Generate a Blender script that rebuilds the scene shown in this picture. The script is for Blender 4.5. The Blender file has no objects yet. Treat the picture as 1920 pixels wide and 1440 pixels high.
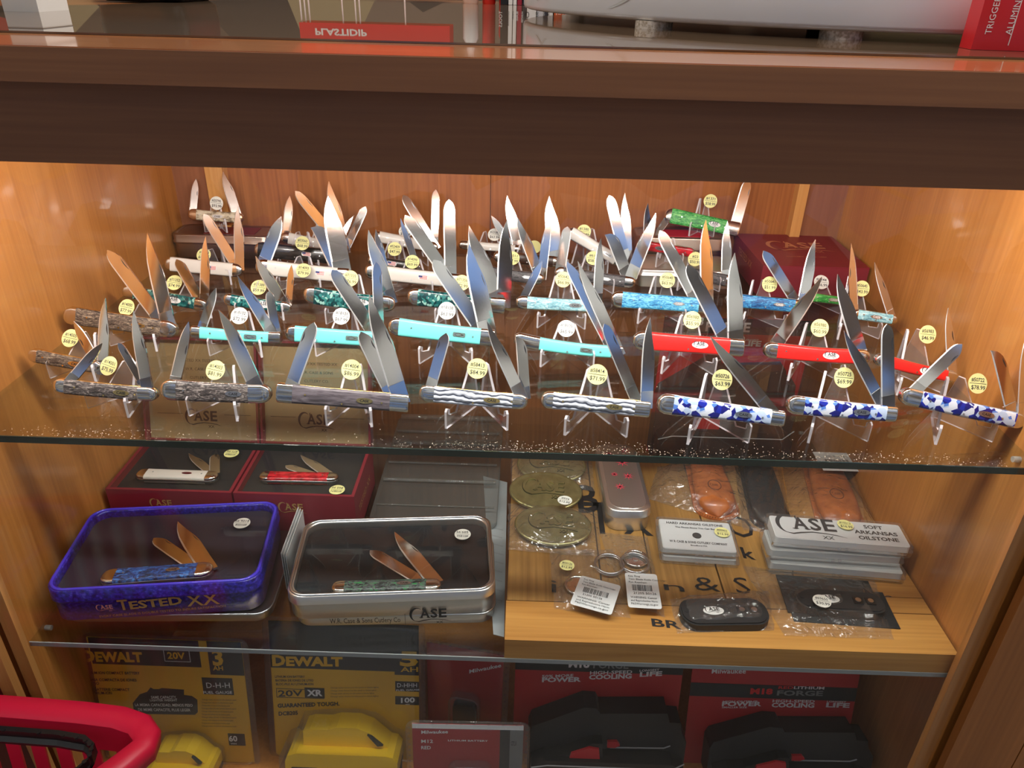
import bpy, math, random
from mathutils import Vector, Matrix
random.seed(7)
SC = bpy.context.scene
COL = SC.collection
# ------------------------------------------------------------------ camera
Z0 = 0.70                       # height of the upper glass shelf above the shop floor
F = 1405.5                      # focal length for a 1920 px wide frame
ROT = Matrix(((0.99947901, -0.00915532, -0.03094964), (0.022795, 0.87910399, 0.47608462), (0.02284924, -0.47654208, 0.87885468)))
CAM = Vector((0.52442, -0.56980, Z0 + 0.37935))
cd = bpy.data.cameras.new('camera'); cam = bpy.data.objects.new('camera', cd); COL.objects.link(cam)
cd.sensor_width = 36; cd.sensor_fit = 'HORIZONTAL'; cd.lens = F / 1920 * 36; cd.clip_start = 0.01; cd.clip_end = 50
r = ROT.col[0]; f = ROT.col[1]; u = ROT.col[2]
cam.matrix_world = Matrix(((r[0], u[0], -f[0], CAM[0]), (r[1], u[1], -f[1], CAM[1]), (r[2], u[2], -f[2], CAM[2]), (0, 0, 0, 1)))
SC.camera = cam
# ------------------------------------------------------------------ colour, world, lights
SC.view_settings.view_transform = 'Standard'; SC.view_settings.look = 'None'
SC.view_settings.gamma = 1; SC.view_settings.use_curve_mapping = False
SC.view_settings.exposure = 0.0
SC.cycles.max_bounces = 10; SC.cycles.transparent_max_bounces = 24; SC.cycles.glossy_bounces = 5
SC.cycles.diffuse_bounces = 3; SC.cycles.sample_clamp_indirect = 4; SC.cycles.blur_glossy = 0.3
SC.cycles.caustics_reflective = False; SC.cycles.caustics_refractive = False
SC.cycles.use_denoising = True
w = bpy.data.worlds.new('world'); SC.world = w; w.use_nodes = True
w.node_tree.nodes['Background'].inputs[0].default_value = (0.9, 0.92, 1, 1)
w.node_tree.nodes['Background'].inputs[1].default_value = 0.09

def area(name, loc, rot, sx, sy, power, col=(1, 1, 1), spread=math.pi):
    l = bpy.data.lights.new(name, 'AREA'); l.shape = 'RECTANGLE'; l.size = sx; l.size_y = sy
    l.energy = power; l.color = col; l.spread = spread
    o = bpy.data.objects.new(name, l); COL.objects.link(o); o.location = loc; o.rotation_euler = rot
    return o
# case light strip behind the front rail, and unseen shop ceiling lights
area('case_strip_light', (0.5, 0.012, Z0 + 0.292), (math.radians(34), 0, 0), 0.94, 0.014, 5.6, (1, 0.965, 0.91))
for x in (-1.6, 0.4, 2.4):
    for y in (-2.0, 0.9):
        area('unseen_ceiling_light', (x, y, 2.62), (math.radians(-38) if y < 0 else 0, 0, 0), 1.1, 0.5, 14 if y < 0 else 34, (1, 0.96, 0.9))  # front row tilted to brighten the wall that the blades reflect
area('unseen_ceiling_light', (1.0, -0.35, 2.62), (0, 0, 0), 1.1, 0.5, 22, (1, 0.96, 0.9))  # extra lamp added to brighten the white display base; no such source known

# ------------------------------------------------------------------ pixel geometry
def ray(px, py):
    return ROT @ Vector(((px - 960) / F, 1.0, -(py - 720) / F))
def at(px, py, z=None, y=None):          # a point of the photo on a level (z above shelf) or upright plane
    d = ray(px, py)
    t = (z + Z0 - CAM[2]) / d[2] if z is not None else (y - CAM[1]) / d[1]
    return CAM + d * t

# ------------------------------------------------------------------ materials
def mat(name, col=(0.8, 0.8, 0.8), rough=0.5, metal=0.0, spec=0.5, coat=0.0, emit=None, es=1.0):
    m = bpy.data.materials.get(name)
    if m: return m
    m = bpy.data.materials.new(name); m.use_nodes = True
    b = m.node_tree.nodes['Principled BSDF']
    b.inputs['Base Color'].default_value = (*col, 1); b.inputs['Roughness'].default_value = rough
    b.inputs['Metallic'].default_value = metal; b.inputs['Specular IOR Level'].default_value = spec
    b.inputs['Coat Weight'].default_value = coat; b.inputs['Coat Roughness'].default_value = 0.05
    return m
def srgb(r, g, b):
    return tuple(((c / 255 + 0.055) / 1.055) ** 2.4 if c > 10 else c / 255 / 12.92 for c in (r, g, b))
def nodes(m):
    return m.node_tree.nodes, m.node_tree.links, m.node_tree.nodes['Principled BSDF']
def ramp(N, stops, interp='LINEAR'):
    c = N.new('ShaderNodeValToRGB'); c.color_ramp.interpolation = interp
    e = c.color_ramp.elements
    while len(e) > 1: e.remove(e[-1])
    e[0].position = stops[0][0]; e[0].color = (*stops[0][1], 1)
    for p, col in stops[1:]:
        q = e.new(p); q.color = (*col, 1)
    return c
def texco(N, L, scale, rot=(0, 0, 0), kind='Object'):
    t = N.new('ShaderNodeTexCoord'); mp = N.new('ShaderNodeMapping')
    mp.inputs['Scale'].default_value = scale; mp.inputs['Rotation'].default_value = rot
    L.new(t.outputs[kind], mp.inputs['Vector']); return mp
def wood(name, c1, c2, axis='z', rough=0.35, coat=0.0, scale=1.0, fine=0.35):
    m = mat(name, rough=rough, coat=coat); N, L, B = nodes(m)
    s = {'x': (1.2, 14, 14), 'y': (14, 1.2, 14), 'z': (14, 14, 1.2)}[axis]
    mp = texco(N, L, [q * scale for q in s])
    n1 = N.new('ShaderNodeTexNoise'); n1.inputs['Scale'].default_value = 1.0; n1.inputs['Detail'].default_value = 4; n1.inputs['Distortion'].default_value = 0.8
    L.new(mp.outputs[0], n1.inputs['Vector'])
    s2 = {'x': (5, 260, 260), 'y': (260, 5, 260), 'z': (260, 260, 5)}[axis]
    mp2 = texco(N, L, s2); n2 = N.new('ShaderNodeTexNoise'); n2.inputs['Scale'].default_value = 1.0; n2.inputs['Detail'].default_value = 2
    L.new(mp2.outputs[0], n2.inputs['Vector'])
    mx = N.new('ShaderNodeMix'); mx.data_type = 'FLOAT'; mx.inputs[0].default_value = fine
    L.new(n1.outputs[0], mx.inputs[2]); L.new(n2.outputs[0], mx.inputs[3])
    c = ramp(N, [(0.32, c1), (0.5, tuple((a + b) / 2 for a, b in zip(c1, c2))), (0.66, c2)])
    L.new(mx.outputs[0], c.inputs[0]); L.new(c.outputs[0], B.inputs['Base Color'])
    return m
def noise_mat(name, stops, scale=(1, 1, 1), detail=3, rough=0.4, metal=0, dist=0, bump=0, interp='LINEAR', kind='noise', coat=0, spec=0.5):
    m = mat(name, rough=rough, metal=metal, coat=coat, spec=spec); N, L, B = nodes(m)
    mp = texco(N, L, scale)
    if kind == 'noise':
        n = N.new('ShaderNodeTexNoise'); n.inputs['Detail'].default_value = detail; n.inputs['Distortion'].default_value = dist; n.inputs['Scale'].default_value = 1
        out = n.outputs[0]
    else:
        n = N.new('ShaderNodeTexVoronoi'); n.inputs['Scale'].default_value = 1; n.inputs['Randomness'].default_value = 1
        s = N.new('ShaderNodeSeparateColor'); L.new(n.outputs['Color'], s.inputs[0]); out = s.outputs[0]
    L.new(mp.outputs[0], n.inputs['Vector'])
    c = ramp(N, stops, interp); L.new(out, c.inputs[0]); L.new(c.outputs[0], B.inputs['Base Color'])
    if bump:
        b = N.new('ShaderNodeBump'); b.inputs['Strength'].default_value = bump; b.inputs['Distance'].default_value = 0.0006
        L.new(out, b.inputs['Height']); L.new(b.outputs[0], B.inputs['Normal'])
    return m
def clear(name, tint=(0.97, 0.98, 0.98), gloss=1.0, haze=0.0, ior=1.5, rough=0.02, hazecol=(0.9, 0.9, 0.92), bump=0.0, bscale=60):
    m = bpy.data.materials.new(name); m.use_nodes = True; N = m.node_tree.nodes; L = m.node_tree.links; N.clear()
    o = N.new('ShaderNodeOutputMaterial'); t = N.new('ShaderNodeBsdfTransparent'); t.inputs[0].default_value = (*tint, 1)
    g = N.new('ShaderNodeBsdfGlossy'); g.inputs['Roughness'].default_value = rough
    fr = N.new('ShaderNodeLayerWeight'); fr.inputs[0].default_value = 0.5
    pw = N.new('ShaderNodeMath'); pw.operation = 'POWER'; pw.inputs[1].default_value = 5.0; L.new(fr.outputs['Facing'], pw.inputs[0])
    mu = N.new('ShaderNodeMath'); mu.operation = 'MULTIPLY_ADD'; mu.use_clamp = True
    f0 = ((ior - 1) / (ior + 1)) ** 2; mu.inputs[1].default_value = gloss * (1 - f0); mu.inputs[2].default_value = gloss * f0; L.new(pw.outputs[0], mu.inputs[0])
    mx = N.new('ShaderNodeMixShader'); L.new(mu.outputs[0], mx.inputs[0]); L.new(t.outputs[0], mx.inputs[1]); L.new(g.outputs[0], mx.inputs[2])
    if bump:
        mp = texco(N, L, (bscale,) * 3); n = N.new('ShaderNodeTexNoise'); n.inputs['Scale'].default_value = 1; n.inputs['Distortion'].default_value = 1.5
        L.new(mp.outputs[0], n.inputs['Vector']); b = N.new('ShaderNodeBump'); b.inputs['Strength'].default_value = bump; b.inputs['Distance'].default_value = 0.004
        L.new(n.outputs[0], b.inputs['Height']); L.new(b.outputs[0], g.inputs['Normal']); L.new(b.outputs[0], fr.inputs['Normal'])
    last = mx
    if haze:
        d = N.new('ShaderNodeBsdfDiffuse'); d.inputs[0].default_value = (*hazecol, 1)
        m2 = N.new('ShaderNodeMixShader'); m2.inputs[0].default_value = haze
        L.new(mx.outputs[0], m2.inputs[1]); L.new(d.outputs[0], m2.inputs[2]); last = m2
    L.new(last.outputs[0], o.inputs[0]); return m

W_SIDE = wood('cherry_side_wood', srgb(168, 104, 46), srgb(206, 138, 70), 'z', 0.3, 0.25)
W_BACK = wood('cherry_back_wood', srgb(146, 86, 46), srgb(178, 110, 60), 'z', 0.38, 0.1, 1.3, 0.6)
W_DARK = wood('dark_cherry_wood', srgb(126, 82, 54), srgb(156, 104, 68), 'x', 0.4, 0.0)
W_TOP = wood('varnished_counter_wood', srgb(150, 92, 52), srgb(190, 122, 74), 'x', 0.14, 0.6)
W_PALE = wood('pale_wood', srgb(196, 134, 72), srgb(222, 166, 100), 'z', 0.4)
W_OAK = wood('crate_oak_wood', srgb(160, 104, 40), srgb(205, 150, 76), 'x', 0.5, 0, 1.6)
GLASS = clear('shelf_glass', (0.93, 0.96, 0.95), 1.0, 0.0, 1.5, 0.0)
GEDGE = mat('glass_edge_green', srgb(26, 44, 40), 0.08)
PANE = clear('pane_glass', (0.985, 0.99, 0.985), 0.8, 0.0, 1.45, 0.0)
ACRY = clear('clear_acrylic', (0.97, 0.97, 0.985), 1.0, 0.05, 1.49, 0.03)
ACED = clear('acrylic_cut_edge', (0.9, 0.9, 0.92), 1.0, 0.6, 1.6, 0.15, (0.92, 0.88, 0.92))
BAG = clear('plastic_bag_film', (0.98, 0.98, 0.98), 1.3, 0.025, 1.6, 0.1, (0.9, 0.9, 0.9), 1.0, 55)
BLIST = clear('blister_plastic', (0.95, 0.95, 0.96), 1.4, 0.03, 1.5, 0.05)
CASEPL = clear('hard_clear_plastic', (0.98, 0.98, 0.985), 1.3, 0.05, 1.5, 0.05)
STEEL = mat('polished_steel', (0.84, 0.85, 0.86), 0.085, 1)
STEEL2 = mat('nickel_silver', (0.74, 0.73, 0.68), 0.14, 1)
STEEL3 = mat('brushed_steel', (0.62, 0.64, 0.66), 0.28, 1)
DARKST = mat('nail_nick_dark', (0.16, 0.16, 0.17), 0.3, 1)
BRASS = mat('brass', (0.80, 0.62, 0.24), 0.2, 1)
TINM = mat('bare_tin', (0.80, 0.78, 0.75), 0.32, 0.95)
BEVEL = mat('honed_edge', (0.97, 0.97, 0.96), 0.42, 0.85)
TINB = mat('brown_tin', (0.42, 0.33, 0.27), 0.3, 1)
BLACK = mat('black_ink', (0.012, 0.012, 0.014), 0.5)
INK = mat('marker_ink', (0.03, 0.03, 0.035), 0.6)
WHITE = mat('white_print', (0.85, 0.85, 0.84), 0.5)
YEL = mat('yellow_sticker', srgb(238, 234, 160), 0.6)
WST = mat('white_sticker', srgb(238, 238, 230), 0.6)
GOLD = mat('gold_print', srgb(196, 160, 96), 0.4, 0.3)
FOAM = mat('black_foam', srgb(24, 24, 30), 0.9)
NAVY = mat('dark_plum_foam', srgb(38, 30, 48), 0.9)
REDBOX = mat('maroon_box_card', srgb(126, 34, 46), 0.45)
REDPL = mat('red_basket_plastic', srgb(214, 24, 62), 0.4)
BLKPL = mat('black_plastic', srgb(26, 27, 30), 0.35)
BLKPK = mat('matte_black_plastic', srgb(32, 32, 34), 0.5)
YELPL = mat('yellow_pack_plastic', srgb(246, 196, 14), 0.3)
YCARD = mat('yellow_card', srgb(236, 180, 26), 0.5)
KCARD = mat('black_card', srgb(34, 28, 28), 0.5)
RCARD = mat('red_card', srgb(172, 30, 36), 0.45)
RPRINT = mat('red_print', srgb(206, 30, 34), 0.5)
GREYP = mat('grey_print', srgb(120, 120, 120), 0.5)
TAN = mat('tan_lid_lining', srgb(176, 146, 104), 0.6)
TANINK = mat('lid_ink', srgb(70, 48, 34), 0.6)
LEATH = noise_mat('tan_leather', [(0.3, srgb(150, 78, 34)), (0.7, srgb(196, 112, 52))], (60, 60, 60), rough=0.42, coat=0.2)
DLEATH = mat('dark_leather', srgb(34, 30, 32), 0.5)
BUCK = noise_mat('antique_brass_buckle', [(0.35, srgb(148, 140, 94)), (0.65, srgb(168, 160, 110))], (80, 80, 80), rough=0.34, metal=0.8)
BUCKD = mat('buckle_recess', srgb(58, 52, 32), 0.5, 0.5)
PAPER = mat('white_paper', srgb(220, 222, 224), 0.6)
PAPERG = mat('leaflet_paper', srgb(150, 156, 160), 0.6)
BLUETIN = noise_mat('blue_mottled_tin', [(0.35, srgb(24, 14, 92)), (0.6, srgb(48, 36, 160)), (0.75, srgb(88, 80, 200))], (260, 260, 260), rough=0.28, coat=0.3)
WHPL = noise_mat('glossy_white_laminate', [(0.4, srgb(226, 228, 232)), (0.7, srgb(240, 240, 242))], (3, 3, 3), rough=0.12)
CORK = noise_mat('speckled_felt_foot', [(0.4, srgb(176, 160, 140)), (0.6, srgb(226, 216, 204))], (300, 300, 300), rough=0.9)
ORST = mat('orange_print', srgb(214, 96, 40), 0.5)
KNIT = noise_mat('black_woven_nylon', [(0.4, srgb(10, 10, 11)), (0.6, srgb(30, 30, 32))], (500, 900, 500), rough=0.8)

# knife handle materials (object coordinates: x along the handle)
def jig(name, stops, sx, sz, dist=1.5, bump=0.6, rough=0.4):
    return noise_mat(name, stops, (sx, 60, sz), 3, rough, 0, dist, bump)
H = {
 'greybone': jig('grey_jigged_bone', [(0.40, srgb(40, 36, 36)), (0.47, srgb(84, 76, 74)), (0.52, srgb(66, 58, 58)), (0.60, srgb(150, 140, 134))], 150, 620),
 'brownbone': jig('brown_jigged_bone', [(0.40, srgb(44, 34, 28)), (0.47, srgb(112, 94, 82)), (0.52, srgb(66, 52, 44)), (0.60, srgb(150, 132, 112))], 150, 620),
 'greysmooth': jig('grey_smooth_bone', [(0.3, srgb(60, 54, 58)), (0.5, srgb(96, 88, 94)), (0.7, srgb(120, 112, 118))], 60, 500, 1.0, 0.2),
 'winter': None,
 'turq': mat('turquoise_synthetic', srgb(112, 214, 208), 0.35, coat=0.2),
 'red': mat('red_synthetic', srgb(232, 34, 30), 0.33, coat=0.2),
 'white': mat('white_synthetic', srgb(226, 220, 212), 0.35, coat=0.2),
 'cream': noise_mat('cream_stag', [(0.35, srgb(120, 104, 84)), (0.5, srgb(206, 194, 168)), (0.7, srgb(226, 216, 196))], (120, 60, 260), rough=0.4),
 'black': noise_mat('black_horn', [(0.35, srgb(22, 20, 20)), (0.65, srgb(58, 52, 48))], (60, 60, 200), rough=0.25, coat=0.4),
 'brown': noise_mat('brown_wood_handle', [(0.35, srgb(50, 30, 22)), (0.65, srgb(104, 66, 44))], (60, 60, 300), rough=0.3),
 'dark': jig('dark_grey_bone', [(0.36, srgb(34, 32, 34)), (0.6, srgb(96, 90, 92))], 150, 420),
 'bluebone': jig('sky_blue_jigged_bone', [(0.34, srgb(20, 92, 150)), (0.46, srgb(52, 150, 206)), (0.62, srgb(130, 208, 226))], 140, 520),
 'icebone': jig('ice_blue_jigged_bone', [(0.34, srgb(90, 140, 160)), (0.5, srgb(150, 206, 216)), (0.66, srgb(216, 236, 236))], 140, 520),
 'deepblue': jig('two_tone_blue_bone', [(0.36, srgb(20, 58, 110)), (0.5, srgb(38, 110, 170)), (0.66, srgb(90, 176, 216))], 120, 420),
 'green': jig('bright_green_bone', [(0.36, srgb(26, 110, 40)), (0.5, srgb(62, 168, 70)), (0.68, srgb(150, 222, 130))], 140, 500),
 'teal': noise_mat('teal_chip_resin', [(0, srgb(6, 54, 58)), (0.34, srgb(14, 84, 86)), (0.62, srgb(50, 124, 120)), (0.84, srgb(150, 196, 184))], (330, 330, 330), kind='v', interp='CONSTANT', rough=0.2, coat=0.4),
 'bluewhite': noise_mat('blue_white_chip_resin', [(0, srgb(18, 22, 118)), (0.36, srgb(24, 40, 160)), (0.5, srgb(84, 128, 210)), (0.62, srgb(186, 204, 232)), (0.85, srgb(222, 228, 240))], (190, 190, 190), kind='v', interp='CONSTANT', rough=0.2, coat=0.4),
 'redpearl': noise_mat('red_pearl_resin', [(0.35, srgb(130, 8, 20)), (0.6, srgb(214, 40, 52))], (120, 60, 260), rough=0.2, coat=0.5),
 'greendark': jig('green_black_bone', [(0.4, srgb(26, 28, 28)), (0.55, srgb(90, 96, 96)), (0.66, srgb(40, 130, 66))], 170, 420),
 'bluedark': jig('blue_black_bone', [(0.4, srgb(34, 38, 62)), (0.56, srgb(52, 82, 150)), (0.66, srgb(70, 130, 200))], 120, 300),
}
m = mat('silver_grooved_bone', rough=0.35); N, L, B = nodes(m)
mp = texco(N, L, (1, 1, 1)); wv = N.new('ShaderNodeTexWave'); wv.bands_direction = 'Z'; wv.inputs['Scale'].default_value = 62; wv.inputs['Distortion'].default_value = 5.0; wv.inputs['Detail'].default_value = 2; wv.inputs['Detail Scale'].default_value = 1.2
L.new(mp.outputs[0], wv.inputs['Vector'])
c = ramp(N, [(0.0, srgb(44, 48, 60)), (0.10, srgb(96, 102, 118)), (0.28, srgb(186, 192, 206)), (1, srgb(214, 218, 228))])
L.new(wv.outputs['Fac'], c.inputs[0]); L.new(c.outputs[0], B.inputs['Base Color'])
bp = N.new('ShaderNodeBump'); bp.inputs['Strength'].default_value = 0.8; bp.inputs['Distance'].default_value = 0.0008; L.new(wv.outputs['Fac'], bp.inputs['Height']); L.new(bp.outputs[0], B.inputs['Normal'])
H['winter'] = m

# ------------------------------------------------------------------ mesh helpers
_txt = {}
def text2d(s, bold=0.0):
    k = (s, bold)
    if k not in _txt:
        c = bpy.data.curves.new('t', 'FONT'); c.body = s; c.resolution_u = 2; c.offset = bold
        o = bpy.data.objects.new('t', c); COL.objects.link(o)
        me = o.to_mesh()
        v = [(p.co[0], p.co[1]) for p in me.vertices]; fc = [tuple(p.vertices) for p in me.polygons]
        o.to_mesh_clear(); bpy.data.objects.remove(o); bpy.data.curves.remove(c)
        xs = [p[0] for p in v] or [0]; x0, x1 = min(xs), max(xs)
        _txt[k] = ([(x - x0, y) for x, y in v], fc, x1 - x0)
    return _txt[k]
class MB:
    def __init__(s): s.v = []; s.f = []; s.m = []; s.sm = []
    def add(s, vs, fs, mi=0, smooth=False):
        b = len(s.v); s.v += [tuple(p) for p in vs]
        for q in fs: s.f.append(tuple(b + i for i in q)); s.m.append(mi); s.sm.append(smooth)
        return s
    def box(s, x0, x1, y0, y1, z0, z1, mi=0):
        v = [(x, y, z) for x in (x0, x1) for y in (y0, y1) for z in (z0, z1)]
        return s.add(v, [(0, 1, 3, 2), (4, 6, 7, 5), (0, 4, 5, 1), (2, 3, 7, 6), (0, 2, 6, 4), (1, 5, 7, 3)], mi)
    def prism(s, poly, h0, h1, mi=0, plane='xy', mside=None, smooth=False):   # poly extruded; plane xy -> along z, xz -> along y, yz -> along x
        def P(a, b, h): return (a, b, h) if plane == 'xy' else ((a, h, b) if plane == 'xz' else (h, a, b))
        n = len(poly); v = [P(a, b, h0) for a, b in poly] + [P(a, b, h1) for a, b in poly]
        s.add(v, [tuple(range(n))[::-1], tuple(range(n, 2 * n))], mi)
        b = len(s.v) - 2 * n
        for i in range(n):
            s.f.append((b + i, b + (i + 1) % n, b + n + (i + 1) % n, b + n + i)); s.m.append(mi if mside is None else mside); s.sm.append(smooth)
        return s
    def loft(s, rings, mi=0, cap=True, smooth=True):
        n = len(rings[0]); vs = [p for r_ in rings for p in r_]; fs = []
        for k in range(len(rings) - 1):
            for i in range(n): fs.append((k * n + i, k * n + (i + 1) % n, (k + 1) * n + (i + 1) % n, (k + 1) * n + i))
        s.add(vs, fs, mi, smooth)
        if cap:
            s.add(rings[0], [tuple(range(n))[::-1]], mi); s.add(rings[-1], [tuple(range(n))], mi)
        return s
    def tube(s, pts, r_, mi=0, n=8, closed=False):
        pts = [Vector(p) for p in pts]; rings = []
        for i, p in enumerate(pts):
            a = pts[(i - 1) % len(pts)] if (i or closed) else p; b = pts[(i + 1) % len(pts)] if (i < len(pts) - 1 or closed) else p
            t = (b - a).normalized(); up = Vector((0, 0, 1)) if abs(t.z) < 0.9 else Vector((1, 0, 0))
            e1 = t.cross(up).normalized(); e2 = t.cross(e1)
            rings.append([p + e1 * r_ * math.cos(2 * math.pi * k / n) + e2 * r_ * math.sin(2 * math.pi * k / n) for k in range(n)])
        if closed: rings.append(rings[0])
        return s.loft(rings, mi, not closed)
    def disc(s, c, r_, mi=0, ax='y', n=20, h=0.0003, ry=None):
        ry = ry or r_; poly = [(c[0] + r_ * math.cos(2 * math.pi * k / n), (c[2] if ax == 'y' else c[1]) + ry * math.sin(2 * math.pi * k / n)) for k in range(n)]
        if ax == 'y': return s.prism(poly, c[1], c[1] - h, mi, 'xz')
        return s.prism(poly, c[2], c[2] + h, mi, 'xy')
    def text(s, t, o, size, mi=0, right=(1, 0, 0), up=(0, 0, 1), align='l', bold=0.0, width=None, shear=0.0):
        v, fc, w_ = text2d(t, bold); o = Vector(o); R_ = Vector(right).normalized(); U = Vector(up).normalized()
        kx = size if width is None else width / max(w_, 1e-6)
        off = {'l': 0, 'c': -w_ * kx / 2, 'r': -w_ * kx}[align]
        return s.add([o + R_ * (x * kx + off + shear * y * size) + U * (y * size) for x, y in v], fc, mi)
    def build(s, name, mats, parent=None, M=None):
        me = bpy.data.meshes.new(name); me.from_pydata(s.v, [], s.f)
        for q in (mats if isinstance(mats, (list, tuple)) else [mats]): me.materials.append(q)
        me.polygons.foreach_set('material_index', s.m); me.polygons.foreach_set('use_smooth', s.sm); me.update()
        o = bpy.data.objects.new(name, me); COL.objects.link(o)
        if parent is not None: o.parent = parent
        if M is not None: o.matrix_local = M
        return o
def thing(name, label, cat, M=None, group=None):
    o = bpy.data.objects.new(name, None); COL.objects.link(o); o.empty_display_size = 0.02
    if M is not None: o.matrix_world = M if isinstance(M, Matrix) else Matrix.Translation(Vector(M))
    o['label'] = label; o['category'] = cat
    if group: o['group'] = group
    return o
def tag(o, label, cat, group=None):
    o['label'] = label; o['category'] = cat
    if group: o['group'] = group
    return o
def frame(o, x, z, y=None):        # matrix from origin and local x / z directions
    x = Vector(x).normalized(); z = Vector(z).normalized(); y = z.cross(x).normalized(); x = y.cross(z)
    return Matrix(((x[0], y[0], z[0], o[0]), (x[1], y[1], z[1], o[1]), (x[2], y[2], z[2], o[2]), (0, 0, 0, 1)))
def rrect(w_, d, r_, n=6, cx=0, cy=0):
    P = []
    for sx, sy, a0 in ((1, 1, 0), (-1, 1, 90), (-1, -1, 180), (1, -1, 270)):
        for k in range(n + 1):
            a = math.radians(a0 + 90 * k / n); P.append((cx + sx * (w_ / 2 - r_) + r_ * math.cos(a), cy + sy * (d / 2 - r_) + r_ * math.sin(a)))
    return P
def swoosh(mb, pts, ws, plane, mi):     # ribbon of varying width through 2D points; plane(a,b)->3D
    n = len(pts); Lf = []; Rt = []
    for i in range(n):
        a = Vector(pts[max(0, i - 1)]); b = Vector(pts[min(n - 1, i + 1)]); t = (b - a).normalized(); nn = Vector((-t.y, t.x)); p = Vector(pts[i])
        Lf.append(plane(*(p + nn * ws[i] / 2))); Rt.append(plane(*(p - nn * ws[i] / 2)))
    mb.add(Lf + Rt, [(i, i + 1, n + i + 1, n + i) for i in range(n - 1)], mi)
def case_logo(mb, o, w_, mi, right=(1, 0, 0), up=(0, 0, 1)):   # big C sweeping under small capitals, two crosses
    o = Vector(o); R_ = Vector(right).normalized(); U = Vector(up).normalized(); k = w_
    P = lambda a, b: o + R_ * (a * k) + U * (b * k)
    pts = []; ws = []
    for i in range(25):
        a = math.radians(52 + i * 9.0); rx = 0.155; ry = 0.215
        pts.append((0.165 + rx * math.cos(a), 0.245 + ry * math.sin(a))); ws.append(0.012 + 0.052 * math.sin(math.pi * min(1, i / 22)) ** 1.2)
    swoosh(mb, pts, ws, P, mi)
    swoosh(mb, [(0.32, 0.47), (0.31, 0.43), (0.315, 0.36)], [0.004, 0.03, 0.004], P, mi)
    tail = [(0.10, 0.045), (0.2, 0.02), (0.32, 0.055), (0.5, 0.085), (0.7, 0.07), (0.85, 0.045), (0.99, 0.0)]
    swoosh(mb, tail, [0.01, 0.028, 0.03, 0.022, 0.02, 0.018, 0.004], P, mi)
    for s_, x0, x1 in (('A', 0.235, 0.47), ('S', 0.49, 0.66), ('E', 0.69, 0.88)):
        mb.text(s_, P(x0, 0.14), 0.29 * k / 0.72, mi, R_, U, width=(x1 - x0) * k, bold=0.025)
        for xx in ((x0 - 0.02, x0 + 0.075), (x1 - 0.075, x1 + 0.02)) if s_ == 'A' else ():
            mb.add([P(xx[0], 0.14), P(xx[1], 0.14), P(xx[1], 0.158), P(xx[0], 0.158)], [(0, 1, 2, 3)], mi)
    mb.text('XX', P(0.62, -0.06), 0.11 * k, mi, R_, U, width=0.17 * k, bold=0.01)
# ------------------------------------------------------------------ the shop around the cabinet
def struct(name, mb, m):
    o = mb.build(name, m); o['kind'] = 'structure'; return o
FLR = noise_mat('shop_floor_tile', [(0.4, srgb(120, 116, 108)), (0.6, srgb(150, 146, 138))], (2, 2, 2), rough=0.4)
WAL = mat('shop_wall_paint', srgb(196, 190, 176), 0.8)
REFL = noise_mat('reflection_colour_patches', [(0, srgb(40, 36, 34)), (0.20, srgb(112, 160, 240)), (0.36, srgb(170, 172, 170)), (0.52, srgb(84, 68, 58)), (0.64, srgb(128, 168, 240)), (0.74, srgb(235, 236, 236)), (0.90, srgb(50, 46, 44))], (4.6, 4.6, 5.4), kind='v', interp='CONSTANT', rough=0.6)  # unseen wall; patch colours invented to feed blue, grey and dark blade reflections
struct('floor', MB().box(-3, 4, -2.6, 3.4, -0.05, 0), FLR)
struct('ceiling', MB().box(-3, 4, -2.6, 3.4, 2.7, 2.75), mat('ceiling_tile', srgb(225, 222, 214), 0.9))
struct('wall_back', MB().box(-3, 4, 3.35, 3.4, 0, 2.7), noise_mat('back_stocked_shelving', [(0, srgb(60, 48, 40)), (0.35, srgb(92, 74, 60)), (0.6, srgb(120, 100, 84)), (0.8, srgb(160, 140, 104)), (0.9, srgb(170, 60, 50))], (2.4, 2.4, 3.0), kind='v', interp='CONSTANT', rough=0.6))
struct('wall_left', MB().box(-3.05, -3, -2.6, 3.4, 0, 2.7), WAL)
struct('wall_right', MB().box(4, 4.05, -2.6, 3.4, 0, 2.7), WAL)
struct('wall_front', MB().box(-3, 4, -2.65, -2.6, 0, 2.7), REFL)
# ------------------------------------------------------------------ the cabinet
Z2 = -0.2662; ZC = 0.3331; D = 0.5597; ZF = -0.53
cab = thing('display_cabinet', 'cherry wood shop counter cabinet with lit glass-fronted display space', 'cabinet', (0.5, 0.25, 0))
KNOT = wood('outer_panel_wood', srgb(140, 84, 38), srgb(172, 108, 54), 'z', 0.4)
def cp(name, mb, m, M=None):
    mb.v = [(x - 0.5, y - 0.25, z + Z0) for x, y, z in mb.v]
    return mb.build(name, m, cab)
cp('countertop', MB().box(-0.75, 1.75, -0.04, 1.25, 0.3112, ZC), W_TOP)
cp('countertop_edge', MB().box(-0.75, 1.75, -0.0412, -0.04, 0.3108, ZC - 0.0006), W_DARK)
cp('front_rail', MB().box(-0.75, 1.75, -0.02, 0.004, 0.2530, 0.3112), W_DARK)
cp('side_panel', MB().box(-0.02, 0, -0.008, D + 0.02, -0.62, 0.3112), W_SIDE)
cp('side_panel', MB().box(1.0, 1.02, -0.008, D + 0.02, -0.62, 0.3112), W_SIDE)
cp('back_panel', MB().box(0.0, 0.4725, D, D + 0.015, -0.62, 0.3112).box(0.4735, 1.0, D - 0.002, D + 0.015, -0.62, 0.3112), W_BACK)
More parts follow.
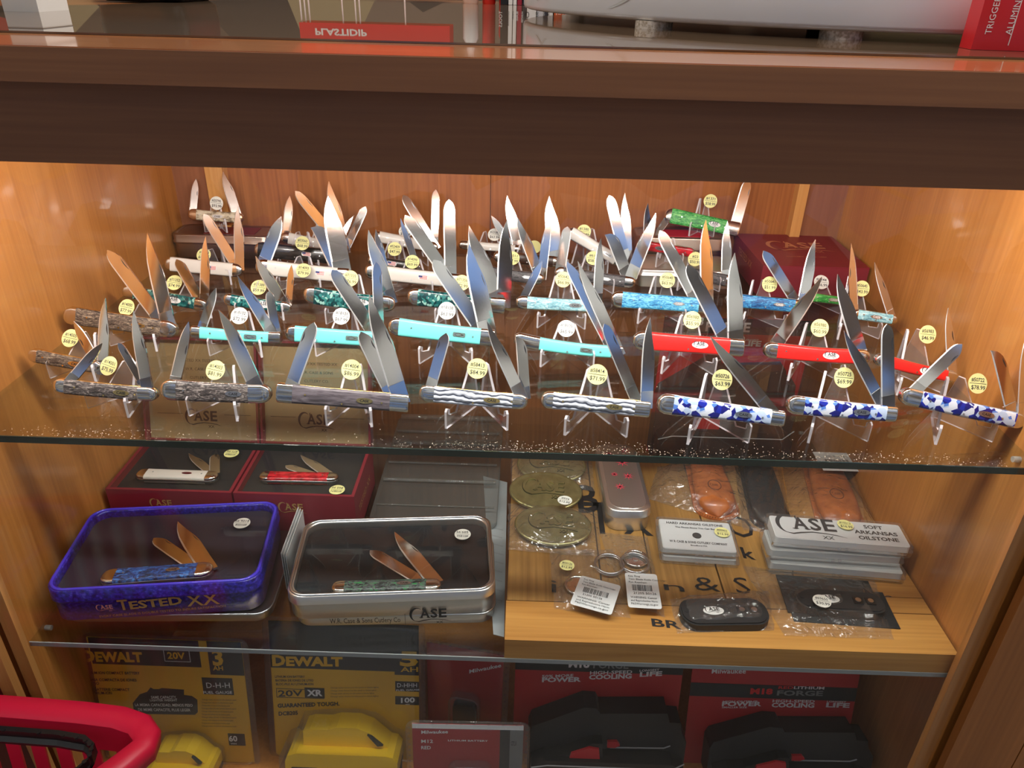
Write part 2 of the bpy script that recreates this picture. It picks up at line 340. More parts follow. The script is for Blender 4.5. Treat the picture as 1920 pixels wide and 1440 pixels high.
# sliding back door stiles and pale battens
cp('batten', MB().box(0.0, 0.052, D - 0.012, D, -0.62, 0.3112), wood('reddish_batten_wood', srgb(132, 84, 60), srgb(156, 102, 74), 'z'))
cp('batten', MB().box(0.052, 0.078, D - 0.02, D, -0.62, 0.3112), W_PALE)
cp('batten', MB().box(0.925, 0.94, D - 0.02, D, -0.62, 0.3112), W_PALE)
cp('batten', MB().box(0.94, 1.0, D - 0.012, D, -0.62, 0.3112), wood('reddish_batten_wood', srgb(132, 84, 60), srgb(156, 102, 74), 'z'))
cp('floor_panel', MB().box(0, 1.0, -0.02, D, ZF - 0.02, ZF), W_SIDE)
cp('front_trim', MB().box(-0.0075, 0.006, -0.014, -0.006, -0.62, 0.2530), W_PALE)
cp('front_trim', MB().box(0.989, 1.0060, -0.014, -0.006, -0.62, 0.2530), W_SIDE)
cp('front_trim', MB().box(-0.022, -0.0075, -0.030, -0.020, -0.62, 0.2530), W_PALE)
cp('front_trim', MB().box(1.0085, 1.024, -0.030, -0.020, -0.62, 0.2530), KNOT)
cp('front_panel', MB().box(-0.75, -0.022, -0.024, -0.008, -0.70, 0.2530), wood('red_stained_panel_wood', srgb(96, 36, 24), srgb(124, 50, 32), 'z', 0.4))
cp('front_panel', MB().box(1.024, 1.088, -0.024, -0.008, -0.70, 0.2530).box(1.0895, 1.75, -0.024, -0.008, -0.70, 0.2530), KNOT)
cp('base_panel', MB().box(-0.02, 1.02, -0.02, 0.0, -0.70, ZF - 0.02), KNOT)
cp('glass_pane', MB().box(0.0, 1.0, -0.0185, -0.0145, ZF, 0.2525), PANE)
# glass shelf
sh = thing('glass_shelf', 'long clear glass shelf with dark green front edge, carrying the open knives', 'shelf', (0.5, 0.28, Z0 - 0.006))
g = MB().box(-0.499, 0.499, -0.279, 0.268, -0.0006, 0.006); g.build('glass_sheet', GLASS, sh)
MB().box(-0.499, 0.499, -0.2803, -0.279, -0.0007, 0.0061).build('polished_edge', GEDGE, sh)
sh2 = thing('glass_shelf', 'lower clear glass shelf under the knife gift tins', 'shelf', (0.5, 0.28, Z0 + Z2 - 0.006))
MB().box(-0.498, 0.498, -0.279, 0.26, 0.0005, 0.006).build('glass_sheet', GLASS, sh2)
MB().box(-0.498, 0.498, -0.2803, -0.279, 0.0004, 0.0061).build('polished_edge', mat('pale_glass_edge', srgb(150, 156, 158), 0.15), sh2)
for sx in (0.004, 0.996):
    for sy in (0.03, 0.5):
        for zz in (0, Z2):
            p = MB().tube([(0, 0, 0), (0.007 if sx < 0.5 else -0.007, 0, 0)], 0.003, n=8)
            q = p.build('shelf_pin', clear('shelf_pin_plastic', (0.8, 0.8, 0.8), 1.5, 0.4) if 'shelf_pin_plastic' not in bpy.data.materials else bpy.data.materials['shelf_pin_plastic'], cab)
            q.location = ((0.0 if sx < 0.5 else 1.0) - 0.5, sy - 0.25, Z0 + zz - 0.0100)
# dust and glitter flecks along the front of the shelf
g = MB()
for i in range(1500):
    if i < 1150:
        x = random.choice([random.gauss(0.13, 0.06), random.gauss(0.5, 0.1), random.gauss(0.56, 0.07), random.uniform(0.6, 0.97), random.gauss(0.84, 0.06)]); y = abs(random.gauss(0.008, 0.006)) + 0.001
    else: x = random.uniform(0.02, 0.98); y = random.uniform(0.004, 0.3)
    if not 0.004 < x < 0.99: continue
    s = random.uniform(0.0002, 0.0006); a = random.uniform(0, 3.1); h = s * 0.5
    g.add([(x + s * math.cos(a + k * 2.09), y + s * math.sin(a + k * 2.09), Z0 + 0.0001) for k in range(3)] + [(x, y, Z0 + h)], [(0, 1, 2), (0, 1, 3), (1, 2, 3), (2, 0, 3)])
o = g.build('dust_flecks', mat('pale_dust', srgb(235, 215, 190), 0.4)); o['kind'] = 'stuff'; tag(o, 'pale dust and glitter flecks scattered along the front of the glass shelf', 'dust')
# ------------------------------------------------------------------ pocket knives on acrylic easels
PROF = {  # (spine [(s, offset)], edge [(s, offset)]) in blade widths
 'clip': ([(0, .5), (.5, .5), (.62, .42), (.76, .24), (.9, .1), (1, 0)], [(0, -.5), (.5, -.53), (.7, -.48), (.84, -.34), (.94, -.16), (1, 0)]),
 'spear': ([(0, .5), (.6, .5), (.76, .42), (.88, .26), (.96, .1), (1, 0)], [(0, -.5), (.6, -.5), (.76, -.42), (.88, -.27), (.96, -.1), (1, 0)]),
 'spey': ([(0, .5), (.5, .52), (.84, .52), (.9, .42), (.96, .2), (1, 0)], [(0, -.5), (.5, -.52), (.85, -.5), (.93, -.4), (.98, -.2), (1, 0)]),
 'round': ([(0, .5), (.6, .5), (.86, .47), (.94, .36), (.985, .18), (1, 0)], [(0, -.5), (.6, -.5), (.86, -.47), (.94, -.36), (.985, -.18), (1, 0)]),
 'sheep': ([(0, .5), (.5, .75), (.75, .86), (.88, .74), (.97, .42), (1, 0)], [(0, -.5), (.3, -.35), (.6, -.2), (.8, -.1), (.95, -.02), (1, 0)]),
 'drop': ([(0, .5), (.45, .56), (.65, .54), (.82, .38), (.93, .18), (1, 0)], [(0, -.5), (.5, -.42), (.7, -.32), (.86, -.2), (.95, -.08), (1, 0)]),
}
def lerp(tab, s):
    for (a, p), (b, q) in zip(tab, tab[1:]):
        if s <= b: return p + (q - p) * (s - a) / (b - a) if b > a else q
    return tab[-1][1]
def smooth_tab(tab, s):     # catmull through table
    return (lerp(tab, max(0, s - .02)) + 2 * lerp(tab, s) + lerp(tab, min(1, s + .02))) / 4 if s < .985 else lerp(tab, s)
def blade_mesh(b, t, wd, kind, side, lay, roll, pitch, name, parent, nick=True):
    b = Vector(b); t = Vector(t); ax = t - b; Lb = ax.length; ax.normalize(); n = Vector((ax.y, -ax.x)) * side
    sp, ed = PROF[kind]; tr = math.tan(math.radians(roll)); tp = math.tan(math.radians(pitch))
    def P(s, off, y): # s metres
        q = b + ax * s + n * off
        return (q.x, lay + y + tr * off - tp * max(s, 0), q.y)
    mb = MB(); rings = []
    N_ = 22
    for i in range(N_ + 1):
        s = -0.05 + 1.05 * (i / N_) ** 0.9; s = min(s, 1)
        ss = max(0, s); a = smooth_tab(sp, ss) * wd; e = smooth_tab(ed, ss) * wd
        if s >= 0.999: a = 0.0001; e = -0.0001
        bev = e + (a - e) * 0.1
        yf = lambda o_: -(0.0003 + 0.0007 * (o_ / wd + .55))
        rings.append([P(s * Lb, a, yf(a)), P(s * Lb, bev, yf(bev)), P(s * Lb, e, 0), P(s * Lb, bev, -yf(bev)), P(s * Lb, a, -yf(a))])
    mb.loft(rings, 0, True, False)
    for qi in range(0, N_ * 5):
        if qi % 5 in (1, 2): mb.m[qi] = 2
    # tang with a stepped shoulder
    g = []
    for s, wv_ in ((-0.06, .50), (.13, .50), (.15, .50)):
        g.append([P(s * Lb, wv_ * wd, -.00155), P(s * Lb, -.44 * wd, -.00125), P(s * Lb, -.44 * wd, .00125), P(s * Lb, wv_ * wd, .00155)])
    g[2][1] = P(.125 * Lb, -.56 * wd, -.00125); g[2][2] = P(.125 * Lb, -.56 * wd, .00125)
    mb.loft(g, 0, True, False)
    if nick and Lb > 0.03:
        c0, c1 = (.50, .66) if kind in ('clip', 'drop', 'spear') else (.68, .84)
        pts = []
        for k in range(9):
            s = c0 + (c1 - c0) * k / 8; a = smooth_tab(sp, s) * wd; d_ = 0.0012 * math.sin(math.pi * k / 8)
            pts.append((s, a - 0.0012, a - 0.0012 - d_))
        vs = [P(s * Lb, o1, -(0.0003 + 0.0007 * (o1 / wd + .55)) - 0.00012) for s, o1, o2 in pts] + [P(s * Lb, o2, -(0.0003 + 0.0007 * (o2 / wd + .55)) - 0.00012) for s, o1, o2 in pts]
        mb.add(vs, [(i, i + 1, 10 + i, 9 + i) for i in range(8)], 1)
    return mb.build(name, [STEEL, DARKST, BEVEL], parent)
SHIELD_STYLE = {'oval': 0, 'fish': 1, 'flag': 2, 'case': 3}
def handle(parent, Lp, Rp, th, sag, bl, br, endL, endR, hm, shield, sx, liner, bolster, pins, taper):
    Lp = Vector(Lp); Rp = Vector(Rp); c = (Lp + Rp) / 2; d = Rp - Lp; Ln = d.length; ang = math.atan2(d.y, d.x)
    M = Matrix.Translation((c.x, 0, c.y)) @ Matrix.Rotation(-ang, 4, 'Y')
    T = 0.0058
    def prof(s):   # s 0..1 -> centre z, half height
        hh = th / 2 * (1 + taper * (0.5 - s)) * (1 - 0.06 * math.sin(math.pi * s))
        for dd, e in ((s * Ln, endL), ((1 - s) * Ln, endR)):
            rr = th * (0.62 if e == 'r' else 0.10)
            if dd < rr: hh *= max(0.03, math.sqrt(max(0, 1 - (1 - dd / rr) ** 2))) if e == 'r' else 0.80 + 0.2 * math.sqrt(max(0, 1 - (1 - dd / rr) ** 2))
        return -sag * (1 - (2 * s - 1) ** 2), hh
    def seg(s0, s1, T_, grow, sq, inset=0.0):
        rings = []; K = 18
        for i in range(K + 1):
            k = i / K; k = 0.5 - 0.5 * math.cos(math.pi * k) if (s0 == 0 or s1 == 1) else k
            s = s0 + (s1 - s0) * k; z, hh = prof(s); hh = max(0.0002, hh * 1.07 + grow); ring = []
            tt = T_ * min(1, (hh / (th / 2)) ** 0.5 + 0.05)
            for j in range(16):
                a = 2 * math.pi * j / 16; ca, sa = math.cos(a), math.sin(a)
                ring.append(((s - 0.5) * Ln, tt * math.copysign(abs(ca) ** sq, ca), z + hh * math.copysign(abs(sa) ** sq, sa)))
            rings.append(ring)
        return rings
    MB().loft(seg(0, 1, 0.0021, 0.0004, 0.3), 0).build('liner', liner, parent, M)
    if bl: MB().loft(seg(0, bl, T, 0, 0.42), 0).build('bolster', bolster, parent, M)
    if br: MB().loft(seg(1 - br, 1, T, 0, 0.42), 0).build('bolster', bolster, parent, M)
    sc_ = MB().loft(seg(bl, 1 - br, T - 0.0001, 0, 0.42), 0)
    so = sc_.build('handle_scale', hm, parent, M)
    for ps, pz in pins:
        z, hh = prof(ps)
        MB().disc(((ps - .5) * Ln, -T + 0.00025 - 0.0002 * 0, z + pz * hh), 0.0009, 0, 'y', 10, 0.0006).build('pin', BRASS if liner is BRASS else STEEL3, parent, M)
    if shield:
        z, hh = prof(sx); x = (sx - .5) * Ln; y = -T - 0.0001
        g = MB()
        if shield == 'oval': g.disc((x, y, z), 0.0078, 0, 'y', 24, 0.0004, 0.0027); g.text('CASE', (x, y - 0.0006, z - 0.0012), 0.0034, 1, align='c', bold=0.02, width=0.0085); ms = [BRASS if liner is BRASS else STEEL3, BLACK]
        elif shield == 'bone': g.disc((x, y, z), 0.0078, 0, 'y', 6, 0.0004, 0.0024); g.text('CASE', (x, y - 0.0006, z - 0.0012), 0.0034, 1, align='c', bold=0.03, width=0.009); ms = [STEEL3, WHITE]
        elif shield == 'fish':
            g.prism(rrect(0.0135, 0.0048, 0.001, 2, x, z), y, y - 0.0004, 0, 'xz')
            pts = [(x - 0.005 + 0.010 * k / 10, z + 0.0016 * math.sin(math.pi * min(1, k / 8.5)) * (1 if k < 9 else -1)) for k in range(11)]
            for sg in (1, -1): swoosh(g, [(a, z + sg * (b - z)) for a, b in pts], [0.0006] * 11, lambda a, b: (a, y - 0.0006, b), 1)
            ms = [mat('grey_shield', srgb(110, 130, 128), 0.4, 0.5), STEEL]
        elif shield == 'case': g.disc((x, y, z), 0.0088, 0, 'y', 24, 0.0003, 0.0037); case_logo(g, (x - 0.0068, y - 0.0005, z - 0.002), 0.0135, 1); ms = [WHITE, BLACK]
        elif shield == 'flag':
            pts = rrect(0.0135, 0.0058, 0.0022, 4, x, z); g.prism(pts, y, y - 0.0003, 0, 'xz')
            for k in range(4): g.box(x - 0.0045 + 0.002 * (k < 0), x + 0.0055, y - 0.0005, y - 0.0004, z - 0.0021 + k * 0.0013, z - 0.0015 + k * 0.0013, 1)
            g.box(x - 0.006, x - 0.001, y - 0.0006, y - 0.0005, z, z + 0.0024, 2); ms = [WHITE, RPRINT, mat('flag_blue', srgb(40, 50, 120), 0.5)]
        else: g.disc((x, y, z), 0.0065, 0, 'y', 20, 0.0004, 0.0022); ms = [mat('maroon_shield', srgb(90, 20, 26), 0.4)]
        g.build('shield', ms, parent, M)
def price_tag(parent, M, no, price, white, seed, flip=False):
    d = MB(); d.disc((0, 0, 0), 0.0098, 0, 'y', 28, 0.0003)
    tg = d.build('price_tag', WST if white else YEL, parent, M)
    if no or price:
        rnd = random.Random(seed); g = MB(); y = -0.00045; sl = -0.12
        g.text(no, (0, y, 0.0018), 0.0052, 0, (1, 0, sl), (0.1, 0, 1), 'c', 0.012, width=min(0.0135, 0.0027 * max(1, len(no))))
        g.text(price, (0, y, -0.0058), 0.0056, 0, (1, 0, sl), (0.1, 0, 1), 'c', 0.012, width=0.0024 * max(1, len(price)))
        g.add([(-0.0085, y, 0.0008), (0.0085, y, -0.0012), (0.0085, y, -0.0008), (-0.0085, y, 0.0012)], [(0, 1, 2, 3)])
        g.build('handwriting', INK, tg)
    return tg
def stand(foot, tagp, no, price, white, yaw=0, spread=0.030, front=False, S=0.056, low=False):
    """bifold easel: two lipped plates hinged at the back"""
    fx, fy, fz = foot
    zt = max(0.035, tagp.z - fz)
    t = thing('display_easel', ('clear acrylic easel carrying the round %s price tag %s' % ('white' if white else 'yellow', (no + ' at ' + price) if no and price else 'with hidden writing')), 'display stand',
              Matrix.Translation((fx, fy, fz)) @ Matrix.Rotation(math.radians(yaw), 4, 'Z'), 'acrylic easels under the open pocket knives')
    kS = S / .056; poly = [(0, 0), (S, 0), (S, .004), (.047 * kS, zt + .002), (.041 * kS, zt + .002), (.017 * kS, .010), (.0055, .013), (.0055, .019), (0.002, .021), (0, .018)]
    hole = None
    for sg in (-1, 1):
        g = MB(); g.prism(poly, -.0012, .0012, 0, 'xz', 1)
        # front foot pad
        a = math.atan2(spread, S - 0.004)
        Rm = Matrix.Translation((0, S - 0.004, 0)) @ Matrix.Rotation(sg * a, 4, 'Z') @ Matrix.Translation((sg * 0.0015, -(S - 0.0), 0)) @ Matrix.Rotation(math.pi / 2, 4, 'Z')
        g.v = [tuple(Rm @ Vector(p)) for p in g.v]
        g.build('easel_wing', [ACRY, ACED], t)
    # tag is stuck to the top of the wings
    lean = math.atan2(0.020 * kS, max(0.02, zt - .011))
    inv = t.matrix_basis.inverted() @ tagp
    Mt = Matrix.Translation(inv) @ Matrix.Rotation(-lean, 4, 'X')
    price_tag(t, Mt, no, price, white, hash(no) & 255)
    return t
K_INFO = []
HIDDEN_TAG = {'#14091': 'the white flag-shield knife by the left tin', '#1011': 'the dark bone knife at mid shelf', '#615': 'the dark bone knife with splayed dark blades', '#2': 'the dark knife behind the sky blue one',
 '#1344': 'the small green knife by the maroon box', '#52411': 'the white back-row knife with four blades', '#17146': 'the glossy white back-row knife', '#20795': 'the cream stag knife on the brown tin',
 '#1371': 'the bright green knife on the tins', '#23': 'the red pearl knife on the low tin', '': 'the brown wooden knife with grey blade'}
def knife(no, price, hm, desc, tagpx, foot, Lp, Rp, th, blades, sag=0, bl=.13, br=.13, eL='r', eR='r', shield='oval', sx=.67, white=False, liner=None, tilt=20,
          base=0.0, fy=None, pins=((.22, .1), (.8, -.1), (.5, -.62)), taper=0.1, tagfront=False, syaw=0, S=0.056, spread=0.030, bolster=None, tagdy=0.035, label=None, knd='pocket knife'):
    P = at(foot[0], foot[1], z=base) if fy is None else Vector((at((Lp[0] + Rp[0]) / 2, (Lp[1] + Rp[1]) / 2, y=fy + .012).x, fy, Z0 + base))
    ty = P.y + tagdy if not tagfront else P.y - 0.002
    tp = at(*tagpx, y=ty) if tagpx else None
    if tp is not None or True:
        st = tp if tp is not None else Vector((P.x, P.y + .028, P.z + .05))
        if tagpx: 
            s_ = stand((P.x, P.y, P.z), tp, no, price, white, syaw, spread, S=S)
            if no in HIDDEN_TAG: s_['label'] = 'clear acrylic easel with half-hidden tag holding ' + HIDDEN_TAG[no]
    phi = math.radians(tilt)
    # plane through (y = P.y+.010 at z = P.z+.013), leaning back
    nrm = Vector((0, -math.cos(phi), math.sin(phi))); p0 = Vector((0, P.y + .0105, P.z + .0135))
    mid = ((Lp[0] + Rp[0]) / 2, (Lp[1] + Rp[1]) / 2)
    def hit(px, py):
        d = ray(px, py); return CAM + d * ((p0 - CAM).dot(nrm) / d.dot(nrm))
    O = hit(*mid); M = Matrix.Translation(O) @ Matrix.Rotation(-phi, 4, 'X'); Mi = M.inverted()
    def loc(p): q = Mi @ hit(*p); return (q.x, q.z)
    sc = (Vector(loc((mid[0], mid[1] + 20))) - Vector(loc(mid))).length / 20
    k = thing('pocket_knife', label or desc, 'knife', M, 'open pocket knives on the glass shelf')
    K_INFO.append((no, round((Vector(loc(Lp)) - Vector(loc(Rp))).length * 1000), round(th * sc * 1000, 1), round((O.z - P.z) * 1000), round(P.y, 3), round((tp.z - P.z) * 1000) if tp else 0))
    handle(k, loc(Lp), loc(Rp), th * sc, sag * sc, bl, br, eL, eR, H[hm], shield, sx, liner or STEEL3, bolster or STEEL2, pins, taper)
    for i, bd in enumerate(blades):
        b, t, wd, kind = bd[:4]; side = bd[4] if len(bd) > 4 else 1; rl = bd[5] if len(bd) > 5 else 0; pt = bd[6] if len(bd) > 6 else 0
        scx = (Vector(loc((b[0] + 20, b[1]))) - Vector(loc(b))).length / 20
        blade_mesh(loc(b), loc(t), wd * scx, kind, side, (-0.0013 + 0.0026 * (i % 2)) if len(blades) > 1 else 0, rl, pt, 'blade', k)
    return k
B_ = BRASS
knife('#14001', '$75.99', 'greybone', 'grey jigged bone knife with gold shield, three blades open, at tag #14001', (204, 686), (200, 776), (103, 721), (297, 739), 26,
      [((277, 728), (252, 583), 22, 'clip', 1, 2), ((267, 722), (221, 643), 16, 'round', 1, -4), ((134, 712), (192.7, 643.5), 18, 'spear', 1, 6)], 2, .115, .18, liner=B_, syaw=-18, spread=.024)
knife('#14003', '$81.99', 'greybone', 'grey jigged bone knife with two broad spear blades, front row at tag #14003', (404, 694), (398, 787), (303, 729), (510, 738), 35,
      [((483, 730), (411, 581), 29, 'drop', 1, -3), ((325, 722), (353, 603), 22, 'spear', 1, -5)], 2, .15, .2, liner=STEEL2, syaw=-8, spread=.024)
knife('#14004', '$86.99', 'greysmooth', 'largest grey bone knife with brass edge and blue-reflecting blades, tag #14004', (659, 693), (655, 800), (521, 735), (767, 756), 33,
      [((751, 745), (693, 552), 33, 'clip', 1, 0), ((733, 738), (676, 622), 26, 'spey', 1, 1), ((545, 730), (590, 604), 24, 'spey', -1, 0)], 0.5, .12, .14, 's', 's', liner=B_, spread=.02)
knife('#58413', '$84.99', 'winter', 'silver grooved bone knife with three blades, middle of front row, tag #58413', (895, 691), (893, 810), (786, 735), (990, 753), 28,
      [((975, 740), (913.5, 602.7), 22, 'clip', 1, 3), ((984, 742), (966, 630), 21, 'sheep', 1, -6), ((809, 722), (837, 624), 20, 'spey', -1, -3)], 2, .14, .14, liner=B_, pins=((.85, .0), (.5, -.6)))
knife('#58414', '$71.99', 'winter', 'silver grooved bone knife with two dark long blades, tag #58414', (1119.6, 702), (1117, 823), (1014, 748), (1217.5, 767), 29,
      [((1211, 755), (1219, 595.4), 23, 'clip', 1, -8), ((1190, 744), (1133, 607), 21, 'round', 1, -6)], .5, .11, .14, 'r', 's', liner=B_, pins=((.2, .1), (.85, 0), (.45, -.55)))
knife('#50726', '$63.99', 'bluewhite', 'blue and white chip resin knife with single clip blade, tag #50726', (1354, 712), (1349, 837), (1232, 755), (1469, 785), 31,
      [((1443, 768), (1331.7, 630), 24, 'clip', 1, -9)], 0, .12, .11, 'r', 's', pins=((.25, .1), (.82, -.1)), taper=.35, syaw=6)
knife('#50725', '$69.99', 'bluewhite', 'blue and white chip resin knife with two matte grey blades, tag #50725', (1582.5, 708), (1575, 834), (1474, 757), (1678, 776), 30,
      [((1663, 762), (1662, 607), 24, 'round', 1, -2), ((1651, 752), (1583.5, 620), 21, 'clip', 1, 0)], 1, .15, .1, 'r', 's', taper=.2, syaw=6)
knife('#50722', '$78.99', 'bluewhite', 'blue and white chip resin knife at the far right front, tag #50722', (1833, 719), (1813, 836), (1687, 739), (1919, 791), 29,
      [((1713, 732), (1802, 645), 22, 'spey', 1, -5), ((1899, 774), (1859, 657.5), 21, 'sheep', 1, -6), ((1915, 774), (1924, 628), 21, 'clip', 1, 5)], 1, .15, .09, syaw=8)
# second row
knife('#14005', '$68.99', 'brownbone', 'brown jigged bone knife nearest the left wall, tag #14005', (132, 634), (134, 716), (56, 664), (193, 689), 23,
      [((193, 694), (199, 559), 20, 'clip', 1, 3), ((186, 690), (137, 602.5), 18, 'spear', -1, 3)], 1, .13, .1, liner=B_, syaw=-8, spread=.026)
knife('#14000', '$77.99', 'brownbone', 'long brown jigged bone knife with crossed blades by left wall, tag #14000', (237.5, 576.5), (246, 657), (121, 590), (334, 619), 31,
      [((316, 608), (278, 437), 27, 'clip', 1, 3), ((301, 602), (200, 468), 24, 'spey', 1, 4)], 0, .12, .14, liner=B_, syaw=-10)
knife('#18102', '$72.99', 'turq', 'smallest turquoise knife with three blades, tag #18102', (449, 592), (440, 672), (361, 622), (527.5, 633), 21,
      [((512, 628), (446, 516), 20, 'clip', 1, 6), ((518, 628), (503, 546), 17, 'round', 1, 8), ((380, 615), (406, 540), 16, 'spear', -1, -2)], 1.5, .1, .13, 's', 's', 'fish', white=True, liner=STEEL2)
knife('#18101', '$67.99', 'turq', 'turquoise knife with blue-reflecting blades behind tag #18101', (640, 593), (640, 673), (536, 624), (724, 637), 28,
      [((712, 628), (706, 491), 19, 'round', 1, 0), ((699, 622), (622, 506), 26, 'round', 1, 1)], .5, .1, .13, 'r', 's', 'fish', white=True)
knife('#18108', '$63.99', 'turq', 'largest turquoise knife with broad clip blade, tag #18108', (838, 582.5), (835, 687), (729, 610), (927, 633), 31,
      [((914, 622), (880, 457), 33, 'clip', 1, 4), ((905, 622), (812, 487), 27, 'round', 1, 3)], 1.5, .1, .13, 'r', 's', 'fish', white=True)
knife('#18105', '$65.99', 'turq', 'curved turquoise knife with two narrow blades, tag #18105', (1061.7, 616), (1063, 693), (963, 634), (1166, 660), 23,
      [((1158, 657), (1083, 489), 22, 'clip', 1, 2), ((1148, 657), (1063, 490), 19, 'spey', 1, 8)], 5, .24, .1, 'r', 's', 'fish', white=True)
knife('#56980', '$55.99', 'red', 'bright red knife with two long grey blades, tag #56980 at $55.99', (1298, 600), (1291, 706), (1186, 637), (1393, 652), 32,
      [((1378, 642), (1377, 474), 29, 'clip', 1, 4), ((1362, 640), (1289, 497), 25, 'round', 1, 0)], 0, .13, .13, 'r', 's', 'case', .6, pins=((.5, -.6),))
knife('#56980', '$60.99', 'red', 'bright red knife with blue-lit blade at left, tag #56980 at $60.99', (1537, 615), (1530, 719), (1431, 654), (1630, 669), 27,
      [((1452, 650), (1540, 519), 25, 'clip', -1, 0), ((1612, 656), (1571.5, 514), 25, 'clip', 1, -4)], 3, .12, .12, 'r', 'r', 'case', .62, pins=((.2, .1), (.5, -.6)))
knife('#56983', '$46.99', 'red', 'small bright red knife by the right wall, tag #56983', (1739, 627), (1728, 742), (1640, 671), (1793, 708), 21,
      [((1785, 702), (1778, 577.5), 17, 'clip', 1, 0)], 2, .14, .14, 'r', 'r', 'case', .62, pins=((.5, -.5),), syaw=8, spread=.026)
# third row
knife('#71352', '$74.99', 'teal', 'teal chip resin knife by the left wall, tag #71352', (327, 530), (350, 598), (231, 545), (390, 573), 22,
      [((384, 567), (387, 443), 18, 'clip', 1, 3), ((376, 568), (330, 486), 19, 'spey', 1, 5)], 0, .14, .14, shield='case', sx=.62)
knife('#71389', '$59.99', 'teal', 'small teal chip resin knife with slim blades, tag #71389', (485, 539), (486, 602), (420, 560), (547, 577), 20,
      [((533, 573), (480, 480), 22, 'clip', 1, -4), ((540, 572), (546, 497), 14, 'spear', 1, -6)], 1, .12, .14, shield='case', sx=.6)
knife('#71355', '$76.99', 'teal', 'curved teal chip resin knife with large bolsters, tag #71355', (657, 522), (655, 612), (570, 550), (742, 570), 30,
      [((731, 562), (691, 431), 26, 'clip', 1, 1)], 4, .12, .17, shield='case', sx=.64)
knife('#71356', '$72.99', 'teal', 'teal chip resin knife with two white-shining blades, tag #71356', (866, 530), (860, 612), (764, 555), (947, 573), 29,
      [((933, 566), (880, 423), 29, 'clip', 1, 14, 4), ((944, 568), (951, 413), 27, 'clip', 1, 14, 4)], 1, .11, .15, 'r', 's', 'case', .66)
knife('#50642', '$66.99', 'icebone', 'pale ice blue bone knife with blades at both ends, tag #50642', (1056, 524), (1052, 619), (967, 566), (1133, 574), 22,
      [((1120, 567), (1126, 447), 18, 'clip', 1, 14, 4), ((981, 560), (1017, 489), 15, 'spear', -1, 10)], 1, .13, .1)
knife('#50640', '$63.99', 'bluebone', 'sky blue jigged bone knife with large clip blade, tag #50640', (1251, 525.5), (1240, 611), (1145, 560), (1333, 574), 28,
      [((1325, 565), (1321, 413), 25, 'clip', 1, 14, 3), ((1306, 564), (1237, 432), 23, 'round', 1, 5)], 0, .11, .13, 'r', 's', 'bone')
knife('#50641', '$51.99', 'deepblue', 'two-tone blue bone knife in front of the maroon box, tag #50641', (1443, 533), (1432, 623), (1360, 561), (1507, 575), 24,
      [((1504, 566), (1528, 449), 19, 'clip', 1, -6), ((1491, 563), (1432, 470), 18, 'spey', 1, -8)], .5, .12, .13, shield='bone', syaw=6)
knife('#50645', '$43.99', 'icebone', 'small pale blue bone knife at right wall with upright blades, tag #50645', (1616, 541), (1611, 638), (1597, 588), (1681, 600), 18,
      [((1671, 596), (1639, 492), 14, 'clip', 1, 4), ((1603, 588), (1596, 456), 15, 'clip', -1, 4)], 0, .1, .13, shield='bone', sx=.5, syaw=6, spread=.026)
# fourth row
knife('#14091', '$64.99', 'white', 'white knife with flag shield in front of the left brown tin', (382, 478), (392, 535), (310, 494), (456, 508), 25,
      [((450, 500), (447, 387), 19, 'clip', 1, -3), ((445, 502), (381, 401), 19, 'round', 1, 4)], 0, .08, .12, shield='flag', sx=.62)
knife('#14093', '$79.99', 'white', 'white knife with flag shield and broad steel blades, tag #14093', (569, 507), (560, 550), (480, 499), (655, 517), 27,
      [((642, 507), (616, 366), 34, 'clip', 1, 5), ((632, 502), (582, 427), 27, 'sheep', 1, 0), ((494, 498), (528, 406), 24, 'spear', -1, 0)], 1, .13, .12, 'r', 's', 'flag', .7, tagfront=True)
knife('#14090', '$69.99', 'white', 'white knife with flag shield and tall blue-lit blade, tag #14090', (773, 491), (770, 556), (684, 507), (862, 527), 26,
      [((845, 518), (842, 374), 23, 'round', 1, 0), ((833, 508), (759, 403), 23, 'spey', 1, 1), ((722, 505), (705, 430), 14, 'clip', 1, 0)], 1, .14, .12, 'r', 's', 'flag', .62)
knife('#1011', '$57.99', 'dark', 'dark grey bone knife behind the white-shining blades, middle of shelf', (961, 484), (955, 548), (895, 508), (1020, 524), 21,
      [((1016, 518), (1029, 401), 17, 'clip', -1, -2), ((1010, 514), (970, 407), 19, 'clip', 1, -5)], 0, .1, .13, shield='bone', sx=.75)
knife('#615', '$58.99', 'dark', 'dark grey bone knife with two splayed dark blades, right of centre', (1112, 484), (1110, 552), (1040, 510), (1192, 531), 21,
      [((1185, 514), (1229, 400), 23, 'clip', -1, 2), ((1174, 512), (1134, 440), 22, 'sheep', 1, -6), ((1050, 508), (1064, 425), 19, 'round', -1, -5)], 0, .1, .14, shield='bone', sx=.62)
knife('#2', '$62.99', 'dark', 'dark knife half hidden behind the sky blue knife blades', (1303, 484), (1310, 548), (1285, 512), (1372, 528), 22,
      [((1361, 520), (1364, 416), 18, 'clip', 1, -4)], 0, .1, .14, shield=None)
knife('#1344', '$46.99', 'green', 'small green bone knife in front of the maroon box with white tag', (1540, 529), (1540, 592), (1512, 556), (1592, 566), 15,
      [((1586, 560), (1597, 500), 8, 'spear', 1, 2)], 0, .08, .14, shield='bone', sx=.6, white=True)
